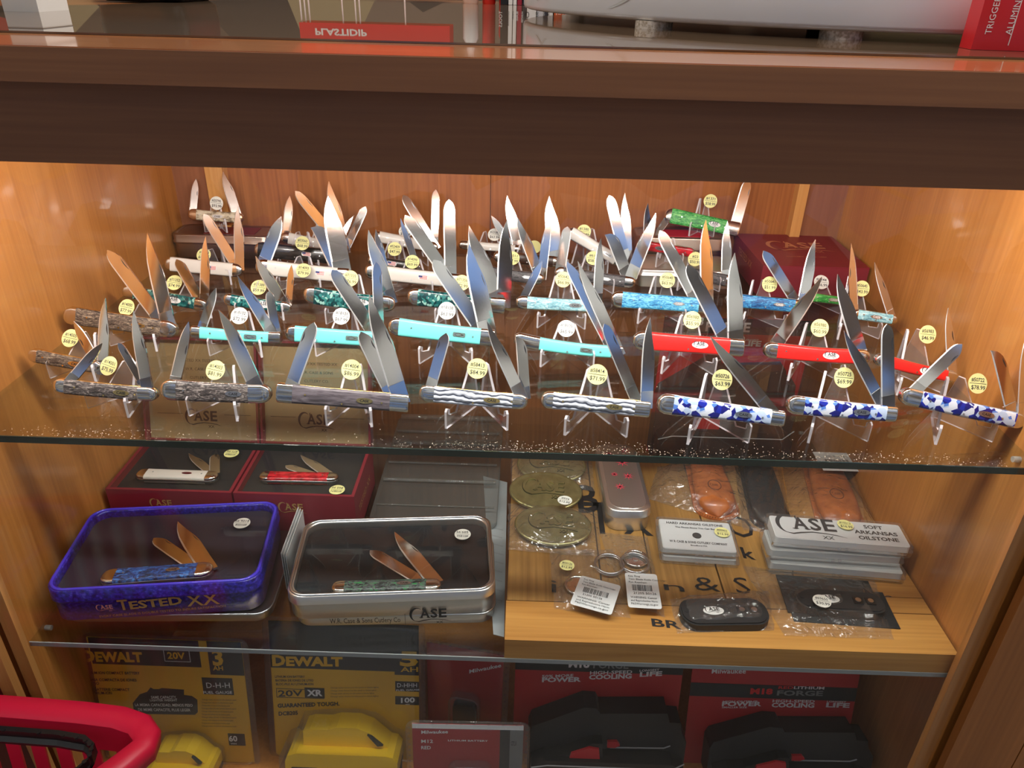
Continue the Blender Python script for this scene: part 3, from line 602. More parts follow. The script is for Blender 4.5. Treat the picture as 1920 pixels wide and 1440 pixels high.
# back rows
knife('#52409', '$47.99', 'black', 'small black knife with flag shield behind tag #52409', (740, 467), (735, 528), (690, 487), (792, 503), 17,
      [((780, 496), (751, 409), 13, 'clip', 1, -3)], 0, .1, .1, shield='flag', sx=.45, tagdy=.015)
knife('#53060', '$68.99', 'black', 'long black horn knife with flag shield, tag #53060', (567, 456), (560, 515), (478, 467), (632, 482), 27,
      [((622, 474), (664, 404), 12, 'clip', 1, 2)], 0, .05, .1, shield='flag', sx=.64, tagfront=True)
knife('#23389', '$63.99', 'white', 'slim white knife with white-shining pointed blade, tag #23389', (927, 440), (915, 500), (860, 458), (980, 468), 15,
      [((972, 464), (951, 367), 20, 'clip', 1, 14, 4), ((957, 460), (921, 404), 13, 'spear', 1, 0)], 0, .14, .12, shield=None, white=True)
knife('', '', 'brown', 'dark brown wooden knife with wide grey clip blade, back of shelf', (1002, 463), (985, 524), (925, 480), (1052, 492), 20,
      [((1042, 486), (1030, 367), 26, 'clip', 1, 0)], 0, .1, .12, shield='bone', sx=.3)
knife('#1380', '$44.99', 'white', 'white knife slanting down to the right with twin dark blades, tag #1380', (1095, 434), (1100, 516), (1064, 432), (1164, 493), 21,
      [((1172, 486), (1142, 366), 20, 'round', 1, -3), ((1176, 488), (1172, 361), 19, 'clip', 1, -3)], 0, .06, .1, shield='oval', sx=.75, base=.012)
knife('#52411', '$52.99', 'white', 'white knife in the back row with four raised blades, half-hidden tag', (605, 420), (600, 492), (527, 444), (655, 468), 20,
      [((645, 468), (617, 339), 25, 'clip', 1, -4), ((644, 468), (553, 358), 19, 'round', 1, -3), ((653, 458), (686, 387), 14, 'spey', -1, -2), ((536, 443), (543, 367), 17, 'spear', 1, 0)], 0, .12, .1, shield=None, white=True)
knife('#17146', '$55.99', 'white', 'white glossy knife in the back row, left of the slim white one', (760, 434), (765, 500), (700, 442), (822, 465), 20,
      [((815, 462), (756, 366), 18, 'round', 1, 8), ((814, 460), (817, 355), 15, 'spey', 1, -2)], 0, .1, .1, shield=None, white=True)
knife('#20795', '$93.99', 'cream', 'cream stag knife standing on the brown tin, back left corner', (406, 381), None, (354, 401), (457, 408), 19,
      [((444, 400), (419, 322), 18, 'clip', 1, 2), ((361, 398), (367, 335), 14, 'spear', 1, 6)], 1.5, .16, .12, shield='oval', sx=.55, base=.0362, fy=.505, white=True, spread=.016, S=.026, tagdy=.014, bolster=mat('copper_nickel', srgb(206, 170, 136), .25, .9))
knife('#1371', '$58.99', 'green', 'bright green bone knife standing on the right tins, back right', (1332, 377), None, (1246, 402), (1385, 431), 27,
      [((1377, 426), (1402, 338), 20, 'round', 1, 6), ((1258, 402), (1229, 442), 13, 'spear', 1, -4)], 0, .08, .18, 'r', 's', 'case', .66, base=.0498, fy=.510, spread=.018, S=.028, tagdy=.014, liner=STEEL)
knife('#23', '$50.99', 'redpearl', 'red pearl knife standing on the low grey tin below the green knife', (1303, 486), (1290, 525), (1209, 460), (1302, 474), 16,
      [((1212, 456), (1215, 381), 13, 'clip', 1, -4)], 0, .06, .06, shield='oval', sx=.3, base=.0265, fy=.436, spread=.018, S=.03, tagdy=.002, tilt=6)
# ------------------------------------------------------------------ generic helpers for boxes, tins and packs
ZB = Z2 + 0.0275
def plane_loc(M):
    Mi = M.inverted(); n = M.to_3x3() @ Vector((0, -1, 0)); p0 = M.translation
    def f_(px, py):
        d = ray(px, py); q = Mi @ (CAM + d * ((p0 - CAM).dot(n) / d.dot(n))); return q.x, q.z
    return f_
def flat(z, o=(0, 0), ang=0):      # frame whose local x/z span a level surface, local -y is up
    a = math.radians(ang); return frame((o[0], o[1], Z0 + z), (math.cos(a), math.sin(a), 0), (-math.sin(a), math.cos(a), 0))
def rot_z(x, y, z, ang): return Matrix.Translation((x, y, z + Z0)) @ Matrix.Rotation(math.radians(ang), 4, 'Z')
def lettering(mb, fn, items, y=-0.0004, default=0):
    for it in items:
        s, p0, p1, h = it[:4]; mi = it[4] if len(it) > 4 else default; bold = it[5] if len(it) > 5 else 0.02
        a = Vector(fn(*p0)); b = Vector(fn(*p1)); c = Vector(fn(p0[0], p0[1] - h)); hh = abs(c.y - a.y)
        mb.text(s, (a.x, y, a.y), hh / 0.70, mi, (b.x - a.x, 0, b.y - a.y), (0, 0, 1), 'l', bold, width=(b - a).length)
def flat_knife(Mf, hm, label, Lp, Rp, th, blades, bl=.13, br=.13, shield='oval', sx=.67, liner=None, eL='r', eR='r', bolster=None, sag=0, lift=0.006):
    fn = plane_loc(Mf); mid = ((Lp[0] + Rp[0]) / 2, (Lp[1] + Rp[1]) / 2); c = Vector(fn(*mid))
    O = Mf @ Vector((c.x, -lift, c.y)); M = Mf.copy(); M.translation = O
    L_ = lambda p: tuple(Vector(fn(*p)) - c)
    k = thing('pocket_knife', label, 'knife', M)
    sc = (Vector(fn(mid[0], mid[1] + 10)) - Vector(fn(mid[0], mid[1]))).length / 10; sx_ = (Vector(fn(mid[0] + 10, mid[1])) - Vector(fn(mid[0], mid[1]))).length / 10
    handle(k, L_(Lp), L_(Rp), th * sc, sag * sc, bl, br, eL, eR, H[hm], shield, sx, liner or STEEL3, bolster or STEEL2, ((.2, .1), (.8, 0)), .05)
    for i, b in enumerate(blades):
        blade_mesh(L_(b[0]), L_(b[1]), b[2] * (sc + sx_) / 2, b[3], b[4] if len(b) > 4 else 1, -.0013 + .0026 * (i % 2), b[5] if len(b) > 5 else 0, 0, 'blade', k)
    return k
def level_tag(parent, Minv, p, no, price, white, ang=180, r_=1.0):
    M = Minv @ Matrix.Translation(p) @ Matrix.Rotation(math.radians(ang), 4, 'Z') @ Matrix.Rotation(-math.pi / 2, 4, 'X') @ Matrix.Scale(r_, 4)
    return price_tag(parent, M, no, price, white, 3)

# ------------------------------------------------------------------ maroon gift boxes with open lids (shelf 2)
def gift_box(x0, x1, y0, y1, label, logo_px, tagd):
    zt = Z2 + 0.07; cx, cy = (x0 + x1) / 2, (y0 + y1) / 2; b = thing('gift_box', label, 'box', (cx, cy, Z0 + Z2), 'open maroon knife gift boxes')
    W_, D_ = x1 - x0, y1 - y0; t = 0.004; g = MB()
    g.box(-W_ / 2, W_ / 2, -D_ / 2, -D_ / 2 + t, 0, .07).box(-W_ / 2, W_ / 2, D_ / 2 - t, D_ / 2, 0, .07).box(-W_ / 2, -W_ / 2 + t, -D_ / 2 + t, D_ / 2 - t, 0, .07).box(W_ / 2 - t, W_ / 2, -D_ / 2 + t, D_ / 2 - t, 0, .07).box(-W_ / 2, W_ / 2, -D_ / 2, D_ / 2, 0, .003)
    g.build('box_body', REDBOX, b)
    MB().box(-W_ / 2 + t, W_ / 2 - t, -D_ / 2 + t, D_ / 2 - t, .003, .060).build('foam_insert', FOAM, b)
    fr = frame((cx, y0, Z0 + Z2), (1, 0, 0), (0, 0, 1)); fn = plane_loc(fr); a = fn(*logo_px[0]); c = fn(*logo_px[1])
    g = MB(); case_logo(g, (a[0], -y0 + cy - D_ / 2 - y0 * 0 + 0 * D_ if False else -D_ / 2 - .0003, a[1]), abs(c[0] - a[0]), 0); g.build('gold_logo', GOLD, b)
    # side print
    g = MB(); g.text('TESTED XX', (W_ / 2 + .0003, -D_ / 2 + .02, .03), .014, 0, (0, 1, 0), (0, 0, 1)); g.build('side_print', GOLD, b)
    # raised lid with tan lining
    Lh = 0.152; lean = math.atan2(.045, .145)
    lid = MB().box(-W_ / 2, W_ / 2, 0, .004, 0, Lh).box(-W_ / 2, -W_ / 2 + .003, -.012, 0, 0, Lh).box(W_ / 2 - .003, W_ / 2, -.012, 0, 0, Lh).box(-W_ / 2, W_ / 2, -.012, 0, Lh - .003, Lh)
    Ml = Matrix.Translation((0, D_ / 2 + .001, .060)) @ Matrix.Rotation(-lean, 4, 'X')
    lo = lid.build('lid', REDBOX, b, Ml)
    MB().box(-W_ / 2 + .003, W_ / 2 - .003, -.0008, 0, .001, Lh - .004).build('lid_lining', TAN, lo)
    g = MB(); case_logo(g, (-.026, -.0012, .028), .05, 0)
    for k in range(3): g.text(('every knife is hand crafted and', 'inspected so it leaves the bench', 'ready for a lifetime of use')[k] if False else ('TESTED XX TESTED XX', 'W.R. CASE & SONS', 'CUTLERY CO.')[k], (0, -.0012, .118 - .012 * k), .0055, 0, align='c')
    g.box(-.065, -.03, -.0012, -.001, .044, .0445).box(.028, .065, -.0012, -.001, .044, .0445)
    g.build('lid_print', TANINK, lo)
    return b
b1 = gift_box(.0095, .168, .183, .303, 'open maroon gift box holding the white knife, tan lined lid raised', ((284, 952), (330, 952)), None)
b2 = gift_box(.1705, .3225, .183, .303, 'open maroon gift box holding the red pearl knife, next to the empty shelf', ((524, 961), (576, 963)), None)
level_tag(b2, b2.matrix_basis.inverted(), at(632, 919, z=Z2 + .071) + Vector((0, 0, .0005)), '#10871', '$65.99', False)
level_tag(b1, b1.matrix_basis.inverted(), at(434, 850, z=Z2 + .071), '#10869', '$71.99', False)
CLEARLID = PANE
for b, W_ in ((b1, .1505), (b2, .144)): MB().box(-W_ / 2, W_ / 2, -.056, .056, .0702, .0706).build('clear_cover', CLEARLID, b)
Mf = flat(Z2 + .0605)
flat_knife(Mf, 'white', 'white knife with maroon shield lying in the left maroon gift box', (259, 898), (411, 903), 15,
           [((404, 896), (404, 861), 14, 'round', 1), ((398, 893), (355, 856), 12, 'clip', 1)], .12, .14, 'plain', .62, lift=.006)
flat_knife(Mf, 'redpearl', 'red pearl knife lying in the right maroon gift box', (488, 902), (636, 905), 14,
           [((622, 903), (565, 862), 14, 'clip', 1), ((604, 901), (536, 879), 11, 'spey', 1)], .12, .13, None, lift=.006)

# ------------------------------------------------------------------ rounded window tins
def window_tin(name, label, cx, cy, ang, W_, D_, h, z, mt, rim, foam, seam=True):
    b = thing(name, label, 'tin', rot_z(cx, cy, z, ang)); R_ = .018
    def ring(w_, d_, zz, r_=None): return [(x, y, zz) for x, y in rrect(w_, d_, r_ or R_, 6)]
    zs = h * .62
    MB().loft([ring(W_ - .006, D_ - .006, 0), ring(W_ - .003, D_ - .003, .001), ring(W_ - .003, D_ - .003, zs)], 0).build('tin_base', mt, b)
    g = MB(); g.loft([ring(W_ - .001, D_ - .001, zs), ring(W_ + .001, D_ + .001, zs + .001), ring(W_ + .001, D_ + .001, zs + .0025), ring(W_, D_, zs + .004), ring(W_, D_, h - .001), ring(W_ - .002, D_ - .002, h), ring(W_ - .010, D_ - .010, h), ring(W_ - .012, D_ - .012, h - .002), ring(W_ - .012, D_ - .012, h - .010)], 0, False)
    g.build('tin_lid', mt, b)
    MB().tube(ring(W_ - .0055, D_ - .0055, h), .0019, 0, 8, True).build('rim', rim, b)
    MB().prism(rrect(W_ - .0125, D_ - .0125, R_ - .003, 6), zs + .002, h - .0095).build('foam_insert', foam, b)
    MB().prism(rrect(W_ - .013, D_ - .013, R_ - .003, 6), h - .0014, h - .0010).build('window', PANE, b)
    return b
# blue tin on a bare metal tin base
def base_tin(label, cx, cy, ang, W_, D_, h, z, mt):
    b = thing('tin_tray', label, 'tin', rot_z(cx, cy, z, ang)); R = lambda w_, d_, zz: [(x, y, zz) for x, y in rrect(w_, d_, .018, 6)]
    MB().loft([R(W_ - .005, D_ - .005, 0), R(W_ - .003, D_ - .003, .001), R(W_ - .003, D_ - .003, h)], 0).build('tray_body', mt, b)
    MB().tube(R(W_ - .001, D_ - .001, h), .0012, 0, 8, True).build('rolled_rim', STEEL3, b); return b
base_tin('bare metal tin base sticking out under the blue knife tin', .134, .108, 3, .232, .150, .0125, Z2, TINB)
bt = window_tin('knife_tin', 'mottled blue knife tin with gold TESTED XX lettering and clear window', .1255, .100, 7.2, .2245, .1435, .0445, Z2 + .0138, BLUETIN, mat('blue_enamel_rim', srgb(70, 56, 200), .2, 0, coat=.5), NAVY)
base_tin('silver tin base under the silver case tin', .389, .108, 4, .226, .135, .0155, Z2, TINM)
st = window_tin('knife_tin', 'silver knife tin with black lettering and black foam under its window', .3862, .1025, 5.5, .2285, .1325, .035, Z2 + .0168, TINM, STEEL3, FOAM)
# lettering on the tin fronts, placed on the front faces
def front_frame(o, D_): return o.matrix_basis @ Matrix.Translation((0, -D_ / 2, 0))
fm = front_frame(bt, .1405); fn = plane_loc(fm); y = -.1405 / 2 - .0012; g = MB()
q = lambda mb: [setattr(mb, 'v', [(x, yy - .0705, z) for x, yy, z in mb.v])]
lettering(g, fn, [('T', (224, 1143), (243, 1141), 19, 0, .03), ('ESTED', (245, 1141), (343, 1131), 14, 0, .03), ('XX', (352, 1136), (413, 1131), 21, 0, .01),
                  ('EVERY CASE BLADE IS DOUBLE TESTED TO INSURE SATISFACTION', (188, 1157), (424, 1137), 4, 0, .0)], -.0006)
a = fn(183, 1145); c = fn(218, 1143); case_logo(g, (a[0], -.0006, a[1]), c[0] - a[0], 1); q(g); g.build('tin_print', [GOLD, mat('pinkish_print', srgb(226, 150, 150), .5)], bt)
fm = front_frame(st, .1295); fn = plane_loc(fm); g = MB()
lettering(g, fn, [('W.R. Case & Sons Cutlery Co', (619, 1168), (751, 1165), 9, 0, .005)], -.0006)
a = fn(770, 1166); c = fn(847, 1165); case_logo(g, (a[0], -.0006, a[1]), c[0] - a[0], 0)
a = fn(760, 1170); c = fn(760, 1150); g.box(a[0], a[0] + .0004, -.0007, -.0005, a[1], c[1]); g.v = [(x, yy - .0650, z) for x, yy, z in g.v]; g.build('tin_print', BLACK, st)
level_tag(bt, bt.matrix_basis.inverted(), at(453.6, 981, z=Z2 + .0580), '#01058', '$106.99', True, 187)
level_tag(st, st.matrix_basis.inverted(), at(867.5, 1002, z=Z2 + .0515), '#01850', '$89.99', True, 185)
k = flat_knife(flat(Z2 + .0490, (0, 0), 0), 'bluedark', 'blue bone knife lying under the window of the blue tin', (191, 1091), (402, 1075), 24,
           [((391, 1072), (335, 985), 25, 'clip', 1), ((369, 1068), (289, 1013), 19, 'spey', 1)], .13, .15, 'oval', .64, lift=.0042)
flat_knife(flat(Z2 + .0425, (0, 0), 0), 'greendark', 'green and black bone knife lying under the window of the silver tin', (622, 1110), (828, 1104), 20,
           [((814, 1096), (740, 1004), 24, 'clip', 1), ((790, 1094), (694, 1036), 19, 'spey', 1)], .12, .14, 'oval', .66, lift=.0042)
# leaflets
def leaflet(label, pts, z, m, txt=None, w_=.0006):
    P = [at(px, py, z=z) for px, py in pts]; c = sum(P, Vector()) / len(P)
    o = thing('leaflet', label, 'paper', (c.x, c.y, c.z))
    MB().prism([(p.x - c.x, p.y - c.y) for p in P], 0, w_).build('sheet', m, o)
    g = MB()
    for k in range(9):
        a = P[0].lerp(P[3], .38 + .055 * k) - c; b = P[1].lerp(P[2], .38 + .055 * k) - c
        g.text('knife care and warranty of this pocket knife', (a + (b - a) * .14) + Vector((0, 0, w_ + .0001)), .004, 0, b - a, Vector((-(b - a).y, (b - a).x, 0)), width=(b - a).length * random.uniform(.6, .76))
    if txt: g.build('fine_print', GREYP, o)
    return o
leaflet('white printed leaflet slipped between the silver tin and the wooden crate top', [(906, 893), (951, 905), (945, 1195), (925, 1190)], Z2 + .0004, PAPERG, True)
o = thing('leaflet', 'folded white cards standing along the left side of the silver tin', 'paper', (0, 0, 0))
a = at(576, 962, z=Z2 + .05); b = at(547, 1045, z=Z2 + .05); o.location = (b.x, b.y, Z0 + Z2)
g = MB()
for k in range(3): g.prism([(0 - .0025 * k, 0), (a.x - b.x - .0025 * k, a.y - b.y + .004), (a.x - b.x + .0006 - .0025 * k, a.y - b.y + .004), (.0006 - .0025 * k, 0)], .0, .052 + .002 * k)
g.build('cards', PAPER, o); o.location.x -= .007

tr = thing('reflection_bands', 'made-up translucent grey slab standing in for reflection bands behind the silver tin', 'reflection stand-in', (.416, .345, Z0 + Z2))  # no tray known here; slab and ridges added for grey bands taken as reflections
BANDM = clear('band_haze', (0.86, 0.86, 0.85), 1.5, 0.30, 1.5, 0.08, (0.20, 0.19, 0.175))
MB().loft([[(x, y_, z) for x, y_ in rrect(.170 - e, .270 - e, .012, 5)] for z, e in ((0, .004), (.004, 0), (.010, 0))], 0).build('band_slab', BANDM, tr)
g = MB()
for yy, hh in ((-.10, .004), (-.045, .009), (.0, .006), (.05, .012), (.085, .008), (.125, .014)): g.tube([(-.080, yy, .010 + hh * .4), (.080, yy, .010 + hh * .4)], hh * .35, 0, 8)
g.build('band_ridges', BANDM, tr)
# ------------------------------------------------------------------ wooden crate top as a display riser
cr = thing('crate_riser', 'low wooden crate top with black brush lettering, carrying bagged items', 'display riser', (.756, .17, Z0 + Z2))
def crp(name, mb, m): mb.v = [(x - .756, y - .17, z) for x, y, z in mb.v]; return mb.build(name, m, cr)
OAK2 = wood('crate_oak_depth_wood', srgb(128, 90, 44), srgb(186, 140, 76), 'y', .5, 0, 1.6)
crp('front_plank', MB().box(.5177, .9975, .0005, .0575, 0, .0275), W_OAK)
xs = [.5177, .628, .6885, .7685, .858]
for i in range(len(xs) - 1): crp('plank', MB().box(xs[i] + .0010, xs[i + 1] - .0010, .059, .36, 0, .0270 + .0004 * (i % 2)), OAK2)
crp('plank', MB().box(.8586, .9975, .059, .083, 0, .0272), W_OAK)
crp('plank', MB().box(.8586, .9975, .0838, .36, 0, .0275), W_OAK)
fm = flat(ZB); fn = plane_loc(fm); g = MB()
lettering(g, fn, [('BR', (1223, 1174), (1278, 1180), 14, 0, .02), ('n', (1246, 1106), (1284, 1110), 16, 0, .0), ('&', (1304, 1106), (1352, 1110), 26, 0, -.005), ('S', (1382, 1112), (1410, 1114), 30, 0, .0),
                  ('X', (1170, 1000), (1225, 1004), 34, 0, .02), ('T', (1100, 1000), (1160, 1002), 60, 0, .0), ('o', (1636, 1122), (1652, 1124), 12, 0, 0), ('r', (1657, 1124), (1676, 1126), 12, 0, 0),
                  ('O', (1370, 1005), (1420, 1010), 40, 0, .0), ('k', (1394, 1046), (1418, 1050), 20, 0, .02), ('i', (1034, 1110), (1044, 1112), 24, 0, 0), ('B', (1085, 960), (1125, 960), 50, 0, .02)], 0)
g.v = [(x - .756, z - .17, .0279) for x, y_, z in g.v]; g.build('brush_lettering', BLACK, cr)
# belt buckles in film bags
def film(parent, pts, z0, h, name='plastic_bag', m=None, seed=1, n=13):
    """pillow-shaped clear bag over a quadrilateral outline (world xy, relative z)"""
    rnd = random.Random(seed); inv = parent.matrix_basis.inverted(); mb = MB(); vs = []
    q = [Vector((p[0], p[1])) for p in pts]
    for top in (1, 0):
        for i in range(n):
            for j in range(n):
                a, b = i / (n - 1), j / (n - 1); p = (q[0] * (1 - a) + q[1] * a) * (1 - b) + (q[3] * (1 - a) + q[2] * a) * b
                e = min(1, 6 * min(a, 1 - a)) * min(1, 5 * min(b, 1 - b)); ed = 0 if (i in (0, n - 1) or j in (0, n - 1)) else 1
                z = z0 + (h * e * (.8 + .2 * rnd.random()) + .0015 * rnd.random() if top and ed else .0004 + (.0006 if top else 0) + (rnd.random() * .002 if not ed else 0) * (1 if top else 1) * 0)
                vs.append(inv @ Vector((p.x + (rnd.random() - .5) * .002, p.y + (rnd.random() - .5) * .002, z + Z0)))
    f1 = [(i * n + j, (i + 1) * n + j, (i + 1) * n + j + 1, i * n + j + 1) for i in range(n - 1) for j in range(n - 1)]
    mb.add(vs[:n * n], f1, 0, False); mb.add(vs[n * n:], [t_[::-1] for t_ in f1], 0, False)
    return mb.build(name, m or BAG, parent)
def buckle(label, px, py, z, tilt, bag, tagit=False, ang=-4):
    c = at(px, py, z=z); M = Matrix.Translation(c) @ Matrix.Rotation(math.radians(ang), 4, 'Z') @ Matrix.Rotation(math.radians(tilt), 4, 'X')
    b = thing('belt_buckle', label, 'belt buckle', M, 'brass oval belt buckles stacked on the crate top')
    E = lambda a_, b_, zz: [(a_ * math.cos(2 * math.pi * k / 40), b_ * math.sin(2 * math.pi * k / 40), zz) for k in range(40)]
    MB().loft([E(.046, .031, -.003), E(.049, .034, -.001), E(.049, .034, .001), E(.047, .032, .0025), E(.0445, .0295, .0015), E(.042, .027, .0018), E(.02, .012, .0026)], 0).build('buckle_plate', BUCK, b)
    g = MB(); case_logo(g, (-.030, -.010, .0036), .062, 0, (1, 0, 0), (0, 1, 0)); g.v = [(x, y_, .0034) for x, y_, z_ in g.v]
    n0 = len(g.v); lg = g.build('raised_logo', BUCK, b); md = lg.modifiers.new('s', 'SOLIDIFY'); md.thickness = .0014; md.offset = 0
    g = MB(); case_logo(g, (-.0308, -.0108, .0030), .0635, 0, (1, 0, 0), (0, 1, 0)); g.v = [(x, y_, .0028) for x, y_, z_ in g.v]; g.build('logo_recess', BUCKD, b)
    if bag: film(b, [(c.x - .056, c.y - .040), (c.x + .058, c.y - .048), (c.x + .060, c.y + .04), (c.x - .058, c.y + .052)], z - Z0 * 0 - .008, .017, seed=bag)
    return b
buckle('farthest brass belt buckle, mostly hidden under the glass shelf edge', 1034, 872, ZB + .012, 12, 5)
buckle('middle brass belt buckle half covered by the bag of the front one', 1023, 921, ZB + .014, 12, 0)
bk = buckle('front brass belt buckle in a crinkled clear bag with small white price tag', 1037, 985, ZB + .010, 8, 3)
level_tag(bk, bk.matrix_basis.inverted(), at(1059, 938, z=ZB + .031), '#934', '$12.99', True, -12, .95)
# slim tin with red stars
P0, P1 = at(1170, 868, z=ZB + .03), at(1171, 962, z=ZB + .03)
tn = thing('pencil_tin', 'slim rounded metal tin with red snowflake stars on its lid', 'tin', rot_z(.667, .262, ZB, 1.5))
R = lambda w_, d_, zz: [(x, y_, zz) for x, y_ in rrect(w_, d_, .017, 6)]
MB().loft([R(.054, .150, 0), R(.056, .152, .001), R(.056, .152, .021)], 0).build('tin_base', TINM, tn)
MB().loft([R(.0575, .1535, .020), R(.059, .155, .0205), R(.059, .155, .022), R(.0575, .1535, .0235), R(.0575, .1535, .0305), R(.055, .151, .032), R(.049, .145, .032), R(.047, .143, .0328)], 0).build('tin_lid', TINM, tn)
g = MB()
for sx_, sy_, sr in ((.004, .030, .011), (.008, -.002, .009), (-.010, .002, .006), (-.006, -.026, .0085), (-.012, .05, .007), (.012, .06, .009)):
    for k in range(8):
        a = k * math.pi / 4; dx, dy = math.cos(a), math.sin(a); g.add([(sx_ - dy * .0012, sy_ + dx * .0012, .0330), (sx_ + dx * sr, sy_ + dy * sr, .0330), (sx_ + dy * .0012, sy_ - dx * .0012, .0330)], [(0, 1, 2)])
g.build('red_stars', mat('red_star_print', srgb(212, 60, 80), .5), tn)
# leather sheaths in bags
def sheath(label, pts, z, m, wid, stamp, seed, bagpts, h=.018, cat='knife sheath', grp=None):
    P = [at(px, py, z=z) for px, py in pts]   # toe, mouth (centre line)
    a, b = P; ax = (b - a); Ln = ax.length; ang = math.degrees(math.atan2(ax.y, ax.x)) - 90
    s = thing('knife_sheath', label, cat, rot_z(a.x, a.y, ZB, ang)); rings = []
    for k in range(15):
        t_ = k / 14; w_ = wid / 2 * min(1, math.sqrt(max(.004, 1 - (1 - min(1, t_ / .22)) ** 2))) * (.86 + .14 * math.sin(math.pi * (t_ + .1))); hh = h * min(1, .25 + (t_ / .15)) if t_ < .12 else h
        rings.append([(w_ * math.cos(2 * math.pi * j / 20), t_ * Ln, max(0, .5 * hh * (1 + (abs(math.sin(2 * math.pi * j / 20)) ** .7) * (1 if j <= 10 else -1)))) for j in range(20)])
    MB().loft(rings, 0).build('sheath_body', m, s)
    g = MB(); w0 = wid / 2 + .004; g.prism([(w0 * math.cos(math.pi * (1 + k / 16)) , .02 + .024 * math.sin(math.pi * (1 + k / 16))) for k in range(17)] + [(w0 * .9, Ln), (-w0 * .9, Ln)], 0, .003); g.build('welt', m, s)
    g = MB()
    for k in range(26):
        a_ = math.pi * (1.0 + k / 25); g.box(-(.0008) + (w0 - .002) * math.cos(a_), .0008 + (w0 - .002) * math.cos(a_), .02 + .022 * math.sin(a_) - .0005, .02 + .022 * math.sin(a_) + .0005, .003, .0036)
    g.build('stitching', mat('brown_thread', srgb(90, 50, 30), .7), s)
    if stamp:
        g = MB(); g.tube([(.0085 * math.cos(2 * math.pi * k / 20), Ln * .42 + .011 * math.sin(2 * math.pi * k / 20), h + .0001) for k in range(20)], .0007, 0, 6, True)
        case_logo(g, (-.006, Ln * .42 - .003, h + .0004), .012, 0, (1, 0, 0), (0, 1, 0)); g.build('stamp', mat('burnt_stamp', srgb(110, 56, 28), .5), s)
    if bagpts: film(s, [tuple(at(px, py, z=z))[:2] for px, py in bagpts], ZB, h + .004, seed=seed)
    return s
sheath('tan leather belt sheath in a clear bag beside the red-star tin', ((1350, 962), (1322, 868)), ZB + .010, LEATH, .052, True, 21, ((1216, 925), (1420, 985), (1400, 860), (1235, 865)), .02)
sheath('black leather sheath in a clear bag between the two tan ones', ((1452, 985), (1418, 868)), ZB + .008, DLEATH, .046, False, 22, ((1395, 985), (1490, 995), (1465, 862), (1378, 862)), .014)
sb = sheath('tan leather sheath with round stamp in the rightmost large clear bag', ((1585, 985), (1545, 868)), ZB + .012, LEATH, .055, True, 23, ((1490, 985), (1655, 1000), (1605, 862), (1470, 862)), .018)
o = thing('barcode_label', 'white barcode label on a bag seen through the shelf front, right side', 'label', at(1572, 868, z=ZB + .026))
g = MB().box(-.028, .028, -.020, .026, 0, .0004, 0)
for k in range(26): g.box(-.017 + .0013 * k, -.017 + .0013 * k + random.choice((.0004, .0008)), .000, .008, .0004, .0005, 1)
g.text('MADE IN USA', (-.012, .014, .0006), .005, 1, (1, 0, 0), (0, 1, 0)); g.text('WARNING', (-.02, -.010, .0006), .005, 1, (1, 0, 0), (0, 1, 0)); g.build('paper', [PAPER, BLACK], o)
# whetstones
def stone(label, M, W_, D_, h, lines, logo, tagp=None, tno=('', ''), wh=False, grp=None, name='whetstone_case'):
    s = thing(name, label, 'sharpening stone', M, grp)
    R = lambda w_, d_, zz: [(x, y_, zz) for x, y_ in rrect(w_, d_, .0035, 3)]
    MB().loft([R(W_ - .006, D_ - .006, .0015), R(W_ - .006, D_ - .006, h - .0022)], 0, True, False).build('stone_block', WHITE if logo else mat('pale_grey_stone', srgb(206, 208, 206), .6), s)
    MB().loft([R(W_ - .002, D_ - .002, 0), R(W_, D_, .001), R(W_, D_, h * .5), R(W_ + .0015, D_ + .0015, h * .5), R(W_ + .0015, D_ + .0015, h * .56), R(W_, D_, h * .56), R(W_, D_, h - .001), R(W_ - .002, D_ - .002, h)], 0).build('clear_case', CASEPL, s)
    g = MB(); g.tube([(-.004, -D_ / 2 - .001, h * .55), (-.004, -D_ / 2 - .003, h * .45)], .0022, 0, 8).tube([(.004, -D_ / 2 - .001, h * .55), (.004, -D_ / 2 - .003, h * .45)], .0022, 0, 8); g.build('latch', CASEPL, s)
    if lines or logo:
        g = MB(); zz = h - .0018
        g.box(-W_ / 2 + .004, W_ / 2 - .004, -D_ / 2 + .004, D_ / 2 - .004, zz - .0004, zz, 0)
        for t_, x, y_, wd, hh in lines: g.text(t_, (x, y_, zz + .0002), hh / .7, 1, (1, 0, 0), (0, 1, 0), 'c', .03, width=wd)
        if logo: case_logo(g, (logo[0], logo[1], zz + .0002), logo[2], 1, (1, 0, 0), (0, 1, 0))
        else: g.disc((.000, -.001, zz), .0055, 1, 'z', 20, .0003)
        g.build('printed_label', [PAPER, BLACK], s)
    if tagp: level_tag(s, M.inverted(), Vector(tagp), tno[0], tno[1], wh, -4, .95)
    return s
stone('bottom hinged clear case of the soft oilstone stack', rot_z(.908, .132, ZB, -4.5), .158, .044, .0158, [], None, grp='stacked long oilstone cases')
stone('middle hinged clear case of the soft oilstone stack', rot_z(.905, .139, ZB + .016, -2.5), .158, .044, .0158, [], None, grp='stacked long oilstone cases')
M = rot_z(.9105, .142, ZB + .032, -4.0)
stone('top oilstone case printed CASE and SOFT ARKANSAS OILSTONE', M, .160, .047, .0165, [('SOFT', .044, .0085, .022, .0062), ('ARKANSAS', .044, -.002, .050, .0062), ('OILSTONE', .044, -.0125, .046, .0062)], (-.070, -.013, .078), tuple(at(1585, 984, z=ZB + .0495)), ('#10213', '$16.99'), grp='stacked long oilstone cases')
stone('lower small clear stone case under the hard oilstone', rot_z(.750, .155, ZB, -3), .094, .060, .0108, [], None, grp='stacked small oilstone cases')
